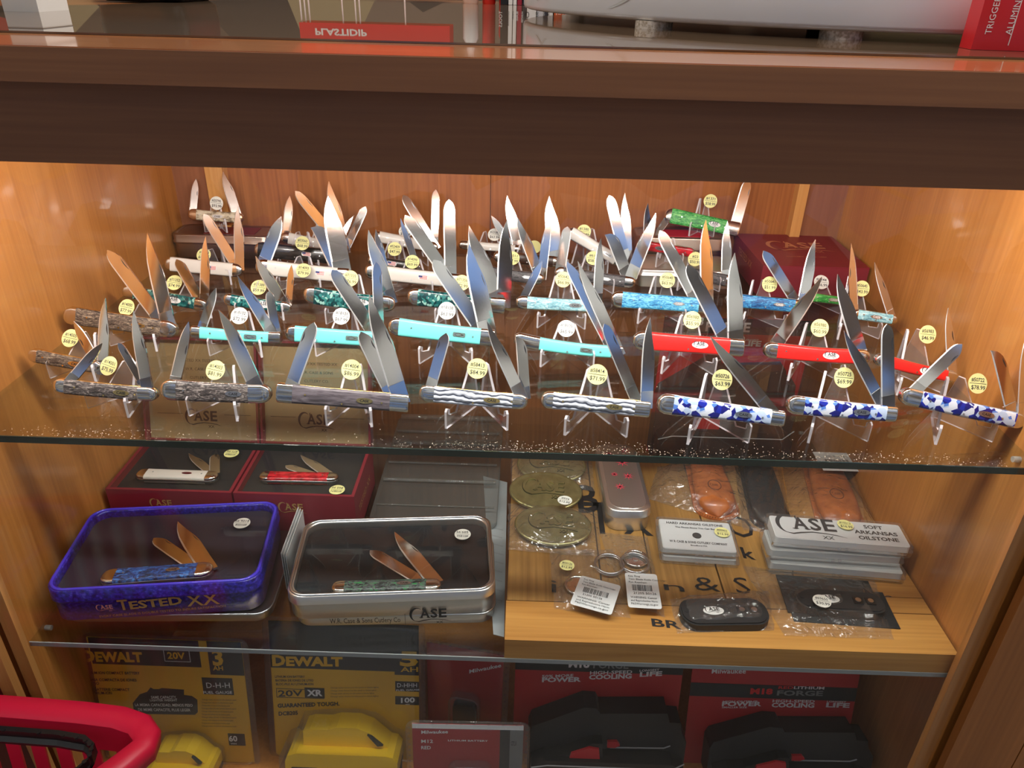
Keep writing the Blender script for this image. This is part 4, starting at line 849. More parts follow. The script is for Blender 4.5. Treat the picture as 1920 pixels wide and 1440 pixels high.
stone('small stone case labelled HARD ARKANSAS OILSTONE with yellow tag', rot_z(.749, .158, ZB + .011, -3), .094, .062, .0108, [('HARD ARKANSAS OILSTONE', 0, .019, .07, .004), ('The Finest Stone You Can Buy', 0, .012, .05, .0028), ('W R CASE & SONS CUTLERY COMPANY', 0, -.016, .07, .0038), ('Bradford PA', 0, -.021, .02, .0024)], None, tuple(at(1354, 998, z=ZB + .0224)), ('#00902', '$12.99'), grp='stacked small oilstone cases')
# key rings in bags
def keyring(label, quad, ringp, disc, labq, tagp, seed, angl):
    P = [at(px, py, z=ZB) for px, py in quad]; c = sum(P, Vector()) / 4
    k = thing('key_ring', label, 'key ring', (c.x, c.y, Z0 + ZB))
    rp = at(*ringp, z=ZB + .004) - Vector((c.x, c.y, Z0 + ZB)); dp = at(*disc, z=ZB + .004) - Vector((c.x, c.y, Z0 + ZB))
    g = MB(); g.tube([(rp.x + .017 * math.cos(2 * math.pi * i / 28), rp.y + .017 * math.sin(2 * math.pi * i / 28), .004) for i in range(28)], .0013, 0, 6, True).tube([(rp.x + .017 * math.cos(2 * math.pi * i / 28), rp.y + .017 * math.sin(2 * math.pi * i / 28), .0066) for i in range(28)], .0013, 0, 6, True)
    g.build('split_ring', STEEL3, k)
    g = MB(); g.tube([(dp.x + .014 * math.cos(2 * math.pi * i / 28), dp.y + .014 * math.sin(2 * math.pi * i / 28), .003) for i in range(28)], .0016, 0, 6, True).disc((dp.x, dp.y, .001), .0135, 0, 'z', 24, .002).disc((dp.x, dp.y, .003), .004, 0, 'z', 12, .001); g.build('medallion', STEEL2, k)
    film(k, [(p.x, p.y) for p in P], ZB, .009, seed=seed)
    Q = [at(px, py, z=ZB + .0115) for px, py in labq]; cc = sum(Q, Vector()) / 4 - Vector((c.x, c.y, Z0 + ZB)); ex = (Q[1] - Q[0]); ez = (Q[0] - Q[3]); w_, h_ = ex.length, ez.length
    g = MB(); ML = frame((cc.x, cc.y, .0112), (ex.x, ex.y, 0), (ez.x, ez.y, 0)); g.prism(rrect(w_, h_, .003, 3), 0, -.0003, 0, 'xz')
    for i in range(22): g.box(-w_ * .32 + w_ * .028 * i, -w_ * .32 + w_ * .028 * i + w_ * random.choice((.008, .016)), -.0006, -.0004, -h_ * .02, h_ * .15, 1)
    for i, t_ in enumerate(('Key Ring', 'Two Blade Knife Case Logo', 'Fun Keychain')): g.text(t_, (-w_ * .4, -.0006, h_ * (.38 - .09 * i)), h_ * .07, 1)
    g.text('21205 50126', (-w_ * .3, -.0006, -h_ * .12), h_ * .09, 1)
    for i, t_ in enumerate(('WARNING: Cancer', 'and Reproductive Harm', 'P65Warnings.ca.gov')): g.text(t_, (-w_ * .4, -.0006, -h_ * (.24 + .09 * i)), h_ * .08, 1, width=w_ * .8)
    g.build('barcode_label', [PAPER, BLACK], k, ML)
    if tagp: level_tag(k, k.matrix_basis.inverted(), at(*tagp, z=ZB + .0115), '#50126', '$12.99', False, -8, .9)
    return k
keyring('bagged key ring at left on the crate with yellow tag #50126', ((1040, 1142), (1182, 1160), (1148, 1030), (1030, 1034)), (1142, 1060), (1083, 1096), ((1095, 1075), (1162, 1108), (1138, 1151), (1074, 1128)), (1063, 1060), 31, 0)
keyring('bagged key ring on the crate nearer the small stone case', ((1176, 1130), (1246, 1158), (1214, 1008), (1122, 998)), (1190, 1058), (1192, 1046), ((1174, 1064), (1227, 1090), (1241, 1149), (1181, 1128)), None, 37, 0)
# pull-through sharpeners in bags
def sharpener(label, quadbag, a, b, th, fabric, tagp, seed):
    A, B = at(*a, z=ZB + .006), at(*b, z=ZB + .006); ax = B - A; ang = math.degrees(math.atan2(ax.y, ax.x)); c = (A + B) / 2; Ln = ax.length
    s = thing('knife_sharpener', label, 'knife sharpener', rot_z(c.x, c.y, ZB, ang))
    zb = .0035 if fabric else .0005
    if fabric:
        MB().box(-Ln * .56, Ln * .62, -th * .78, th * .95, 0.0003, .0015).box(-Ln * .60, Ln * .50, -th * .4, th * 1.45, .0016, .0030).build('nylon_pouch', KNIT, s)
    g = MB(); r1 = rrect(Ln, th, th * .42, 6); g.prism(r1, zb, zb + .009, 0, smooth=False); r2 = rrect(Ln - .004, th - .004, th * .38, 6); g.prism(r2, zb + .009, zb + .0105); g.build('sharpener_body', BLKPK, s)
    g = MB(); g.disc((-.012, 0, zb + .0105), .0115, 0, 'z', 24, .0003, .0062); case_logo(g, (-.021, -.0028, zb + .0112), .018, 1, (1, 0, 0), (0, 1, 0)); g.build('oval_badge', [WHITE, BLACK], s)
    for xx in (Ln * .2, Ln * .34):
        g = MB(); g.box(xx - .005, xx + .005, -.005, .005, zb + .0105, zb + .0115, 0).disc((xx, 0, zb + .0115), .0032, 1, 'z', 12, .001); g.build('sharpening_slot', [mat('slot_black', srgb(12, 12, 14), .3), STEEL3], s)
    MB().disc((-Ln * .43, 0, zb + .0106), .0022, 0, 'z', 12, .0003).build('lanyard_hole', BLACK, s)
    film(s, [tuple(at(px, py, z=ZB))[:2] for px, py in quadbag], ZB, .0145, seed=seed)
    if tagp: level_tag(s, s.matrix_basis.inverted(), at(*tagp, z=ZB + .0185), '#69650', '$30.99', True, -6)
    return s
sharpener('black pull-through sharpener in a clear bag, left of the nylon pouch one', ((1270, 1188), (1452, 1182), (1440, 1108), (1256, 1124)), (1275, 1152), (1438, 1150), .040, False, None, 41)
sharpener('black sharpener on black nylon pouch in a zip bag with white tag #69650', ((1470, 1192), (1676, 1200), (1640, 1090), (1392, 1062)), (1490, 1128), (1655, 1140), .032, True, (1541, 1127), 43)

# ------------------------------------------------------------------ tins and maroon box on the knife shelf
def small_tin(label, x0, x1, y0, y1, z0_, h, m, topcol=None):
    t = thing('storage_tin', label, 'tin', ((x0 + x1) / 2, (y0 + y1) / 2, Z0 + z0_)); W_, D_ = x1 - x0, y1 - y0; R = lambda w_, d_, zz: [(x, y_, zz) for x, y_ in rrect(w_, d_, .010, 5)]
    MB().loft([R(W_ - .005, D_ - .005, 0), R(W_ - .004, D_ - .004, .001), R(W_ - .004, D_ - .004, h * .62)], 0).build('tin_base', m, t)
    MB().loft([R(W_ - .002, D_ - .002, h * .6), R(W_, D_, h * .62), R(W_, D_, h * .68), R(W_ - .002, D_ - .002, h * .72), R(W_ - .002, D_ - .002, h - .002), R(W_ - .004, D_ - .004, h), R(W_ - .010, D_ - .010, h), R(W_ - .012, D_ - .012, h - .001)], 0).build('tin_lid', m, t)
    if topcol: MB().box(-W_ * .18, W_ * .34, -D_ * .3, D_ * .3, h - .001, h - .0003).build('lid_print', topcol, t)
    return t
t1 = small_tin('brown metal tin in the back left corner under the cream stag knife', .003, .148, .494, .550, 0, .0358, TINB, mat('dull_red_print', srgb(120, 44, 40), .5))
small_tin('low grey metal tin in front of the taller red-topped tin', .684, .822, .428, .498, 0, .026, TINM)
small_tin('taller metal tin with red lid panel under the bright green knife', .690, .822, .502, .556, 0, .0495, TINB, mat('red_lid_panel', srgb(196, 24, 36), .4))
y0 = .4055; zt = .0445; a = at(1430, 500, z=zt); 
mb_ = thing('knife_box', 'closed maroon box with gold CASE lettering at the right end of the shelf', 'box', Matrix.Translation((.9205, .478, Z0)) @ Matrix.Rotation(math.radians(1.0), 4, 'Z'))
MB().box(-.0715, .0715, -.0715, .0715, 0, .0440).build('box_body', REDBOX, mb_)
MB().box(-.0722, .0722, -.0722, .0722, .018, .0452).build('box_lid', REDBOX, mb_)
g = MB(); case_logo(g, (-.040, -.006, .0455), .092, 0, (1, 0, 0), (0, 1, 0)); g.text('CUTLERY SINCE 1889', (0, -.034, .0455), .006, 0, (1, 0, 0), (0, 1, 0), 'c')
g.text('TESTED XX', (-.0725, .045, .024), .014, 0, (0, -1, 0), (0, 0, 1)); g.build('gold_print', mat('rose_gold_print', srgb(196, 130, 96), .4, .2), mb_)

# ------------------------------------------------------------------ battery packs on the cabinet floor
def pack_frame(xb, yb, zb, lean, yaw=0):
    return rot_z(xb, yb, zb, yaw) @ Matrix.Rotation(-math.radians(lean), 4, 'X')
def blister(parent, W_, Hh, d=.004, m=None):
    g = MB(); R = lambda w_, h_, yy: [(x, yy, z) for x, z in rrect(w_, h_, .012, 5, W_ / 2, Hh / 2)]
    g.loft([R(W_ + .016, Hh + .010, .001), R(W_ + .016, Hh + .010, -.001), R(W_ + .004, Hh, -.0015), R(W_ + .003, Hh, -d), R(W_ - .01, Hh - .01, -d - .001)], 0)
    g.build('blister_shell', m or BLIST, parent)
def battery_yellow(M, parent, px_box, small):
    """slide battery: ribbed black body, yellow deck with raised rail, seen from the front"""
    fn = plane_loc(M); (x0, z1), (x1, z0_) = fn(px_box[0], px_box[1]), fn(px_box[2], px_box[3]); w_ = x1 - x0; h_ = z1 - z0_
    P = lambda pts: [(x0 + a * w_, z0_ + b * h_) for a, b in pts]
    D1 = .045
    bt_ = MB().prism(P([(.02, 0), (.98, 0), (1, .12), (1, .42), (.93, .5), (.07, .5), (0, .42), (0, .12)]), -.004, -D1, 0, 'xz').build('battery_body', BLKPK, parent)
    g = MB(); g.prism(P([(0, .40), (.06, .52), (.28, .52), (.36, .40), (.64, .40), (.72, .52), (.94, .52), (1, .40), (1.0, .62), (.96, .70), (.90, .72), (.10, .72), (.02, .68), (0, .6)]), -.004, -D1 - .003, 0, 'xz')
    g.prism(P([(.14, .70), (.14, .93), (.20, .96), (.36, .96), (.44, 1.0), (.62, 1.0), (.74, .93), (.90, .72), (.88, .69)]), -.004, -D1 + .012, 0, 'xz'); g.build('battery_deck', YELPL, parent)
    g = MB(); g.prism(P([(.72, .93), (.76, .91), (.86, .78), (.81, .77)]), -D1 + .0115, -D1 + .008, 0, 'xz'); g.build('latch', BLKPL, parent)
    g = MB(); a = P([(.36, .43)])[0]; g.text('DEWALT', (a[0], -D1 - .0036, a[1]), h_ * .09, 0, bold=.04, width=w_ * .28); g.text(small[0], (P([(.74, .2)])[0][0], -D1 - .0006, P([(.74, .2)])[0][1]), h_ * .16, 1, bold=.03); g.text('XR', (P([(.4, .1)])[0][0], -D1 - .0006, P([(.4, .1)])[0][1]), h_ * .25, 1, bold=.04); g.build('battery_print', [BLACK, YELPL], parent)
    # moulded clear bubble over the battery
    g = MB(); pts = P([(-.04, -.02), (1.04, -.02), (1.05, .72), (.94, .80), (.78, 1.0), (.64, 1.06), (.42, 1.06), (.10, 1.0), (.08, .80), (-.04, .70)]); g.prism(pts, -.004, -D1 - .008, 0, 'xz'); g.build('battery_bubble', BLIST, parent)
def dewalt(label, M, W_, Hh, items, black, boxes, batt, small, outline=None):
    p = thing('battery_pack', label, 'battery pack', M, 'yellow battery packs on the cabinet floor'); fn = plane_loc(M)
    MB().box(0, W_, 0, .0012, 0, Hh).build('card', YCARD, p)
    g = MB()
    for q_ in black:
        a = fn(q_[0], q_[1]); b = fn(q_[2], q_[3]); g.box(max(0, a[0]), min(W_, b[0]), -.0004, 0, max(0, min(a[1], b[1])), min(Hh, max(a[1], b[1])), 0)
    if outline: g.prism([fn(*t_) for t_ in outline], 0, -.0003, 0, 'xz')
    for q_ in boxes:
        a = fn(q_[0], q_[1]); b = fn(q_[2], q_[3]); x0, x1, z0_, z1 = a[0], b[0], min(a[1], b[1]), max(a[1], b[1]); t_ = .0006
        for bb in ((x0, x1, z0_, z0_ + t_), (x0, x1, z1 - t_, z1), (x0, x0 + t_, z0_, z1), (x1 - t_, x1, z0_, z1)): g.box(bb[0], bb[1], -.0007, -.0004, bb[2], bb[3], q_[4])
    lettering(g, fn, items, -.0008); g.build('card_print', [KCARD, YCARD, WHITE, BLACK], p)
    battery_yellow(M, p, batt, small); blister(p, W_, Hh)
    return p
M = pack_frame(.0045, .048, ZF, 9)
dewalt('left yellow battery card marked 3 AH with red basket in front', M, .190, .190,
  [('D', (156, 1239), (180, 1239), 20, 1, .05), ('EWALT', (181, 1239), (269, 1240), 17, 1, .05), ('20V', (315, 1234), (348, 1235), 12, 1, .03), ('3', (400, 1246), (420, 1246), 28, 1, .04), ('AH', (400, 1256), (419, 1256), 8, 1, .02),
   ('LITHIUM ION COMPACT BATTERY', (158, 1263), (263, 1264), 5, 3), ('BATERIA COMPACTA DE IONES', (158, 1276), (257, 1277), 5, 3), ('DE LITIO', (158, 1283), (187, 1283), 5, 3), ('BLOC BATTERIE COMPACT', (159, 1294), (244, 1295), 5, 3), ('AU LITHIUM-ION', (159, 1301), (211, 1301), 5, 3),
   ('SAME CAPACITY,', (284, 1309), (332, 1309), 5, 2), ('LIGHTER WEIGHT', (282, 1314), (333, 1314), 4, 2), ('LA MISMA CAPACIDAD, MENOS PESO', (254, 1323), (362, 1324), 5, 2), ('DE MEME CAPACITE, PLUS LEGER', (260, 1332), (358, 1333), 5, 2),
   ('FUEL GAUGE', (382, 1300), (436, 1300), 5, 2, .02), ('60', (430, 1389), (446, 1389), 10, 2, .03), ('WH', (433, 1395), (444, 1395), 3, 2), ('D-H-H', (388, 1289), (432, 1289), 10, 2, .0)]
  + [('lorem batt info text line of small print', (379, 1310 + 6 * k), (444, 1311 + 6 * k), 2.5, 3, 0) for k in range(0)]
  + [('Charge state shows on the battery pack', (379, 1312 + 5.5 * k), (444 - 6 * (k % 3), 1313 + 5.5 * k), 2.6, 3, 0) for k in range(10)],
  [(150, 1120, 378, 1251), (376, 1120, 470, 1267), (378, 1270, 439, 1303), (427, 1375, 461, 1398)], [(306, 1217, 358, 1241, 2)], (296, 1368, 424, 1452), ('3',),
  outline=[(249, 1318), (262, 1302), (276, 1297), (282, 1289), (288, 1292), (298, 1292), (303, 1290), (345, 1293), (345, 1303), (360, 1305), (370, 1312), (371, 1335), (366, 1340), (252, 1338)])
M = pack_frame(.2195, .060, ZF, 14)
dewalt('right yellow battery card marked 5 AH and GUARANTEED TOUGH', M, .189, .200,
  [('D', (511, 1247), (536, 1247), 19, 1, .05), ('EWALT', (537, 1247), (643, 1248), 16, 1, .05), ('5', (750, 1247), (784, 1248), 26, 1, .04), ('AH', (751, 1259), (784, 1259), 9, 1, .02),
   ('LITHIUM ION BATTERY', (516, 1270), (572, 1270), 4, 3), ('BATERIA DE IONES DE LITIO', (517, 1277), (588, 1277), 4, 3), ('BLOC-PILE AU LITHIUM-ION', (518, 1284), (588, 1284), 4, 3),
   ('20V', (522, 1305), (568, 1304), 11, 3, .02), ('XR', (576, 1304), (605, 1304), 11, 2, .04), ('GUARANTEED TOUGH.', (521, 1326), (637, 1322), 7, 3, .04), ('DCB205', (523, 1341), (559, 1339), 7, 3, .03),
   ('FUEL GAUGE', (743, 1295), (787, 1294), 3, 2, .02), ('100', (752, 1317), (778, 1316), 9, 2, .03), ('WH', (760, 1321), (768, 1321), 2, 2), ('D-HHH', (745, 1288), (782, 1288), 8, 2, 0)]
  + [('Charge state shows on the pack in three lights', (620, 1290 + 5.5 * k), (710 - 4 * (k % 3), 1289 + 5.5 * k), 2.4, 3, 0) for k in range(4)],
  [(497, 1120, 740, 1259), (738, 1120, 802, 1267), (741, 1277, 789, 1297), (741, 1305, 789, 1322), (571, 1289, 609, 1309)], [(518, 1290, 608, 1310, 3)], (553, 1328, 757, 1455), ('5',))
# red blister packs (small ones)
def small_red(label, M, W_, Hh, fold, prints):
    p = thing('tool_pack', label, 'battery pack', M); fn = plane_loc(M)
    MB().box(0, W_, 0, .001, 0, Hh).build('card', RCARD, p)
    g = MB()
    for t_, a, b, h, mi in prints: lettering(g, fn, [(t_, a, b, h, mi)], -.0006)
    if fold: g.box(0, W_, -.0002, 0, Hh - .007, Hh, 2).box(W_ * .79, W_ * .88, -.0004, -.0001, 0, Hh - .007, 0).box(W_ * .88, W_, -.0004, -.0001, 0, Hh - .007, 3)
    g.build('card_print', [BLACK, WHITE, WHITE, GREYP], p)
    rr = MB(); rr.tube([(x, -.012, z) for x, z in rrect(W_ * .4, Hh * .45, .012, 5, W_ * .52, Hh * .33)], .0012, 0, 6, True); rr.prism(rrect(W_ * .4, Hh * .45, .012, 5, W_ * .52, Hh * .33), -.001, -.013, 0, 'xz'); rr.build('product_bubble', BLIST, p)
    hb = MB().prism(rrect(W_ * .3, Hh * .3, .006, 4, W_ * .52, Hh * .32), -.002, -.011, 0, 'xz').build('product', RCARD if fold else BLKPL, p)
    blister(p, W_, Hh)
    g = MB()
    n_ = 14
    for k in range(n_): 
        for xx in (-.004, W_ + .004): g.disc((xx, -.0012, Hh * (k + .5) / n_), .0016, 0, 'y', 8, .0006)
    for k in range(8): g.disc((W_ * (k + .5) / 8, -.0012, Hh + .0025), .0016, 0, 'y', 8, .0006)
    g.build('edge_dimples', BLIST, p)
    return p
M = pack_frame(.4100, .006, ZF, 6, 1)
small_red('small red tool battery card marked CP2.0 in front, white folded top', M, .133, .127, True, [('Milwaukee', (790, 1375), (840, 1374), 6, 1), ('M12', (790, 1392), (812, 1392), 6, 1), ('RED', (790, 1404), (808, 1404), 6, 1), ('LITHIUM BATTERY', (840, 1389), (915, 1390), 3, 1), ('CP2.0', (958, 1397), (968, 1397), 8, 0)])
M = pack_frame(.416, .100, ZF, 3, -10)
small_red('small red blister pack leaning behind the CP2.0 pack', M, .100, .165, False, [('Milwaukee', (880, 1262), (940, 1250), 7, 1)])
def m18(label, M, W_, Hh, items, batt, bands, grp='red and black high output battery packs', mask=None):
    p = thing('battery_pack', label, 'battery pack', M, grp); fn = plane_loc(M)
    MB().box(0, W_, 0, .0015, 0, Hh).build('card', RCARD, p)
    g = MB()
    for q_ in bands:
        z1 = fn(q_[0], q_[1])[1]; z0_ = fn(q_[0], q_[2])[1]; g.box(0, W_, -.0003, 0, max(0, z0_), min(Hh, z1), 0)
    lettering(g, fn, items, -.0007); g.build('card_print', [BLACK, mat('pale_print', srgb(216, 206, 206), .5), RPRINT, GREYP], p)
    (x0, z1), (x1, z0_) = fn(batt[0], batt[1]), fn(batt[2], batt[3]); w_ = x1 - x0; h_ = z1 - z0_; z0_ = max(.004, z0_); h_ = z1 - z0_
    P = lambda pts: [(x0 + a * w_, z0_ + b * h_) for a, b in pts]
    MB().prism(P([(.0, 0), (1, 0), (1, .55), (.96, .72), (.95, .85), (.88, .86), (.86, 1.0), (.44, .96), (.42, 1.04), (.34, 1.05), (.02, .72), (0, .6)]), -.001, -.030, 0, 'xz').build('battery_shell', BLKPK, p)
    g = MB(); g.prism(P([(.02, 0), (.98, 0), (.98, .30), (.90, .40), (.10, .40), (.02, .30)]), -.030, -.052, 0, 'xz'); g.prism(P([(.10, .38), (.20, .42), (.40, .62), (.46, .62), (.47, .40)]), -.030, -.044, 0, 'xz'); g.build('battery_foot', BLKPL, p)
    g = MB(); g.prism(P([(.26, .405), (.27, .48), (.38, .58), (.44, .56), (.45, .405)]), -.044, -.047, 0, 'xz'); g.prism(P([(.50, .46), (.50, .55), (.56, .56), (.58, .50), (.55, .46)]), -.030, -.034, 0, 'xz'); g.build('release_latch', mat('latch_red', srgb(190, 30, 44), .35), p)
    g = MB(); g.tube([(a_, -.0315, b_) for a_, b_ in P([(.52, .44), (.86, .46), (.9, .5)])], .0009, 0, 6).tube([(a_, -.0535, b_) for a_, b_ in P([(.02, .30), (.12, .34), (.9, .34), (.97, .44)])], .0009, 0, 6); g.build('bubble_ridge', clear('ridge_plastic', (.8, .8, .8), 2, .3) if 'ridge_plastic' not in bpy.data.materials else bpy.data.materials['ridge_plastic'], p)
    return p
M = pack_frame(.531, .075, ZF, 8)
m18('large red battery card with 50% MORE POWER lettering, middle of floor', M, .212, .228,
  [('M18', (1066, 1250), (1105, 1251), 14, 1, .04), ('FORGE', (1112, 1252), (1178, 1253), 14, 3, .02), ('50% MORE', (1016, 1270), (1075, 1268), 5, 1), ('POWER', (1016, 1278), (1089, 1277), 8, 1, .04), ('HIGH-SPEED', (1106, 1264), (1185, 1262), 6, 1), ('COOLING', (1104, 1273), (1184, 1271), 8, 1, .04), ('LONGEST', (1199, 1259), (1236, 1257), 4, 1), ('LIFE', (1199, 1268), (1241, 1266), 8, 1, .04)],
  (993, 1296, 1263, 1470), [(1000, 1200, 1256)])
M = pack_frame(.756, .070, ZF, 12)
m18('large red battery card with a M18 FORGE band, right end of floor', M, .212, .205,
  [('M18', (1406, 1300), (1448, 1301), 10, 2, .05), ('RED', (1459, 1291), (1487, 1291), 5, 2), ('LITHIUM', (1488, 1291), (1545, 1292), 5, 1, .02), ('FORGE', (1456, 1303), (1542, 1304), 9, 3, .03), ('Milwaukee', (1334, 1262), (1398, 1262), 9, 1),
   ('HIGH OUTPUT', (1355, 1316), (1420, 1316), 3, 1), ('POWER', (1353, 1323), (1427, 1323), 8, 1, .04), ('SMALLER SIZE', (1353, 1327), (1400, 1327), 3, 1), ('HIGH-SPEED', (1448, 1316), (1527, 1317), 5, 1), ('COOLING', (1446, 1325), (1526, 1326), 8, 1, .04), ('LONGEST', (1550, 1316), (1586, 1317), 3, 1), ('LIFE', (1548, 1325), (1592, 1326), 8, 1, .04)],
  (1325, 1333, 1600, 1480), [(1400, 1283, 1308)])
M = pack_frame(.7265, .415, Z2, -2)
m18('red battery card standing behind the bagged sheaths, seen through the shelf', M, .212, .232,
  [('M18', (1285, 608), (1318, 609), 14, 1, .04), ('FORGE', (1322, 620), (1405, 622), 17, 1, .03), ('50% MORE', (1245, 629), (1290, 630), 7, 1), ('POWER', (1245, 641), (1300, 642), 10, 1, .04), ('HIGH-SPEED', (1316, 636), (1396, 638), 8, 1), ('COOLING', (1316, 648), (1392, 650), 10, 1, .04), ('LONGEST', (1395, 638), (1422, 639), 3, 1), ('LIFE', (1392, 648), (1426, 649), 10, 1, .04)],
  (1235, 670, 1460, 840), [(1300, 585, 624)])

# ------------------------------------------------------------------ red shopping basket at lower left
bs = thing('shopping_basket', 'red plastic shopping basket with black handle at the lower left corner', 'basket', (0, -.15, Z0 - .27))
rim = [(-.30, -.055), (-.12, -.060), (.02, -.066), (.10, -.070), (.140, -.074), (.166, -.082), (.182, -.097), (.184, -.114), (.172, -.134), (.13, -.19), (.08, -.25), (.02, -.31), (-.33, -.27)]
zr = -.275
def bl_(off, z): # inset outline
    n = len(rim); out = []
    for i, p in enumerate(rim):
        a = Vector(rim[i - 1]); b = Vector(rim[(i + 1) % n]); t_ = (b - a).normalized(); nn = Vector((t_.y, -t_.x)); q_ = Vector(p) + nn * off; out.append((q_.x, q_.y + .15, z - zr))
    return out
g = MB(); g.loft([bl_(.020, zr - .022), bl_(-.001, zr - .022), bl_(-.004, zr - .005), bl_(0, zr + .001), bl_(.016, zr + .001), bl_(.021, zr - .004)], 0, False); 
rings_ = [bl_(.021, zr - .004), bl_(.024, zr - .036)]; g.loft(rings_, 0, False); g.build('rim', REDPL, bs)
# slatted wall: band, bars, lower band
g = MB(); top = bl_(.024, zr - .036); bot = bl_(.038, zr - .16); bot2 = bl_(.040, zr - .185)
n = len(rim)
for i in range(n):
    A, B, C_, D_ = (Vector(v_) for v_ in (top[i], top[(i + 1) % n], bot[(i + 1) % n], bot[i])); Ls = (B - A).length; k_ = max(1, round(Ls / .030))
    for j in range(k_):
        s0, s1 = (j + .0) / k_, (j + .52) / k_
        q4 = [A.lerp(B, s0), A.lerp(B, s1), D_.lerp(C_, s1), D_.lerp(C_, s0)]; nn = Vector((0, .0025, 0))
        g.add(q4 + [p + nn for p in q4], [(0, 1, 2, 3), (7, 6, 5, 4), (0, 4, 5, 1), (1, 5, 6, 2), (2, 6, 7, 3), (3, 7, 4, 0)])
g.build('slatted_wall', REDPL, bs)
g = MB(); g.loft([bot, bot2], 0, False); g.add(bot2, [tuple(range(n))]); g.build('basket_bottom', REDPL, bs)
g = MB(); hp = [(-.30, -.098), (-.12, -.101), (.02, -.105), (.09, -.108), (.118, -.112), (.131, -.120), (.134, -.132), (.126, -.148), (.09, -.195), (.045, -.25)]; hp = [(x, y_ + .15, -.002) for x, y_ in hp]
rr = [[(p[0], p[1] + a_, p[2] + b_) for a_, b_ in ((.006, .002), (.006, -.012), (-.003, -.012), (-.003, -.009), (.001, -.006), (.001, .002))] for p in hp]
g.loft(rr, 0, True, False)
for i in range(1, 9):
    for t_ in (.25, .75):
        p = Vector(hp[i - 1]).lerp(Vector(hp[i]), t_); g.disc((p.x, p.y + .002, p.z + .001), .0022, 0, 'z', 8, .002)
g.build('carry_handle', BLKPL, bs)
# ------------------------------------------------------------------ on and behind the countertop
def ctr(px, py): p = at(px, py, z=ZC); return p.x, p.y
gp = thing('counter_glass', 'thin dark glass plate laid into the varnished countertop', 'glass plate', (.5, .4, Z0 + ZC))
pts = [(-.35, .060), (.10, .058), (1.6, .060), (1.6, .98), (.02, .98), (-.05, .55), (-.35, .14)]
MB().prism([(x - .5, y_ - .4) for x, y_ in pts], .0002, .0016).build('plate', mat('dark_counter_glass', srgb(92, 74, 58), .015, spec=.9), gp)
# round white turntable on felt feet
wt = thing('display_turntable', 'large glossy white round display base standing on felt feet', 'display base', (.935, .612, Z0 + ZC + .0016))
def circ(r_, z, n=72): return [(r_ * math.cos(2 * math.pi * k / n), r_ * math.sin(2 * math.pi * k / n), z) for k in range(n)]
MB().loft([circ(.415, .0078), circ(.419, .0092), circ(.42, .013), circ(.42, .098), circ(.417, .102)], 0).build('drum', WHPL, wt)
g = MB()
for a0, z0_, s_ in ((219, .018, 1), (196, .02, 1), (201, .022, -1)):
    pts_ = [(math.radians(a0 + 3.2 * math.sin(k * .5) * s_ + .25 * k), z0_ + .0045 * k) for k in range(17)]
    for (a, za), (b, zb_) in zip(pts_, pts_[1:]):
        w_ = .007; R1 = .4203; g.add([(R1 * math.cos(a), R1 * math.sin(a), za), (R1 * math.cos(a + w_ / .42), R1 * math.sin(a + w_ / .42), za), (R1 * math.cos(b + w_ / .42), R1 * math.sin(b + w_ / .42), zb_), (R1 * math.cos(b), R1 * math.sin(b), zb_)], [(0, 1, 2, 3)])
g.build('marbled_streaks', mat('grey_streak', srgb(204, 206, 204), .15), wt)
for fx, fy in ((.657, .322), (.824, .232)):
    MB().loft([[(fx - .935 + math.fabs(.020) * math.cos(a * math.pi / 12), fy - .612 + math.fabs(.020) * math.sin(a * math.pi / 12), z) for a in range(24)] for z in (0, .0078)], 0, True, False).build('felt_foot', CORK, wt)
for fx, fy in ((1.05, .95), (.60, .9)):
    MB().loft([[(fx - .935 + math.fabs(.020) * math.cos(a * math.pi / 12), fy - .612 + math.fabs(.020) * math.sin(a * math.pi / 12), z) for a in range(24)] for z in (0, .0078)], 0, True, False).build('felt_foot', CORK, wt)
# red carton
x0, y0 = ctr(1818, 97)
rb = thing('product_carton', 'red carton with white small print at the right end of the counter', 'box', rot_z(x0, y0, ZC + .0018, -6))
MB().box(0, .16, -.001, .024, 0, .13).build('carton', mat('red_carton', srgb(206, 34, 40), .35, coat=.2), rb)
g = MB()
for k in range(7):
    g.text(('TRIGGER LOCK', 'ALUMINUM BODY', '00 000000 CLAMP', 'NET WEIGHT 1', 'QTY 1', 'HEAVY DUTY', 'STEEL')[k], (.012 + .016 * k, -.0014, .012), .007, 0, (0, 0, 1), (-1, 0, 0))
for k in range(3): g.box(.028 + .04 * k, .0286 + .04 * k, -.0014, -.001, .004, .12)
g.build('white_print', WHITE, rb)
# black register base, white box at left, books
x0, y0 = ctr(165, 4); x1, y1 = ctr(395, 4)
o = thing('cash_drawer', 'black device with rounded base at the back left of the counter', 'device', ((x0 + x1) / 2, y0 + .09, Z0 + ZC + .0018))
MB().loft([[(x, y_, z) for x, y_ in rrect(x1 - x0 - e, .16 - e, .02, 5)] for z, e in ((0, .02), (.006, .004), (.03, 0), (.06, .004))], 0).build('case', BLKPL, o)
x0, y0 = ctr(8, 24); x1, y1 = ctr(98, 24)
o = thing('paper_box', 'tall white carton at the far left of the counter', 'box', ((x0 + x1) / 2, y0 + .03, Z0 + ZC))
MB().box(-(x1 - x0) / 2, (x1 - x0) / 2, -.03, .03, 0, .22).build('carton', mat('cream_white_card', srgb(225, 220, 214), .7), o)
MB().box(-(x1 - x0) / 2 - .0005, (x1 - x0) / 2 + .0005, -.0305, .0305, .03, .034).box(-(x1 - x0) / 2 - .0005, (x1 - x0) / 2 + .0005, -.0305, .0305, .018, .0188).build('grey_band', GREYP, o)
bx, by = ctr(938, 20)
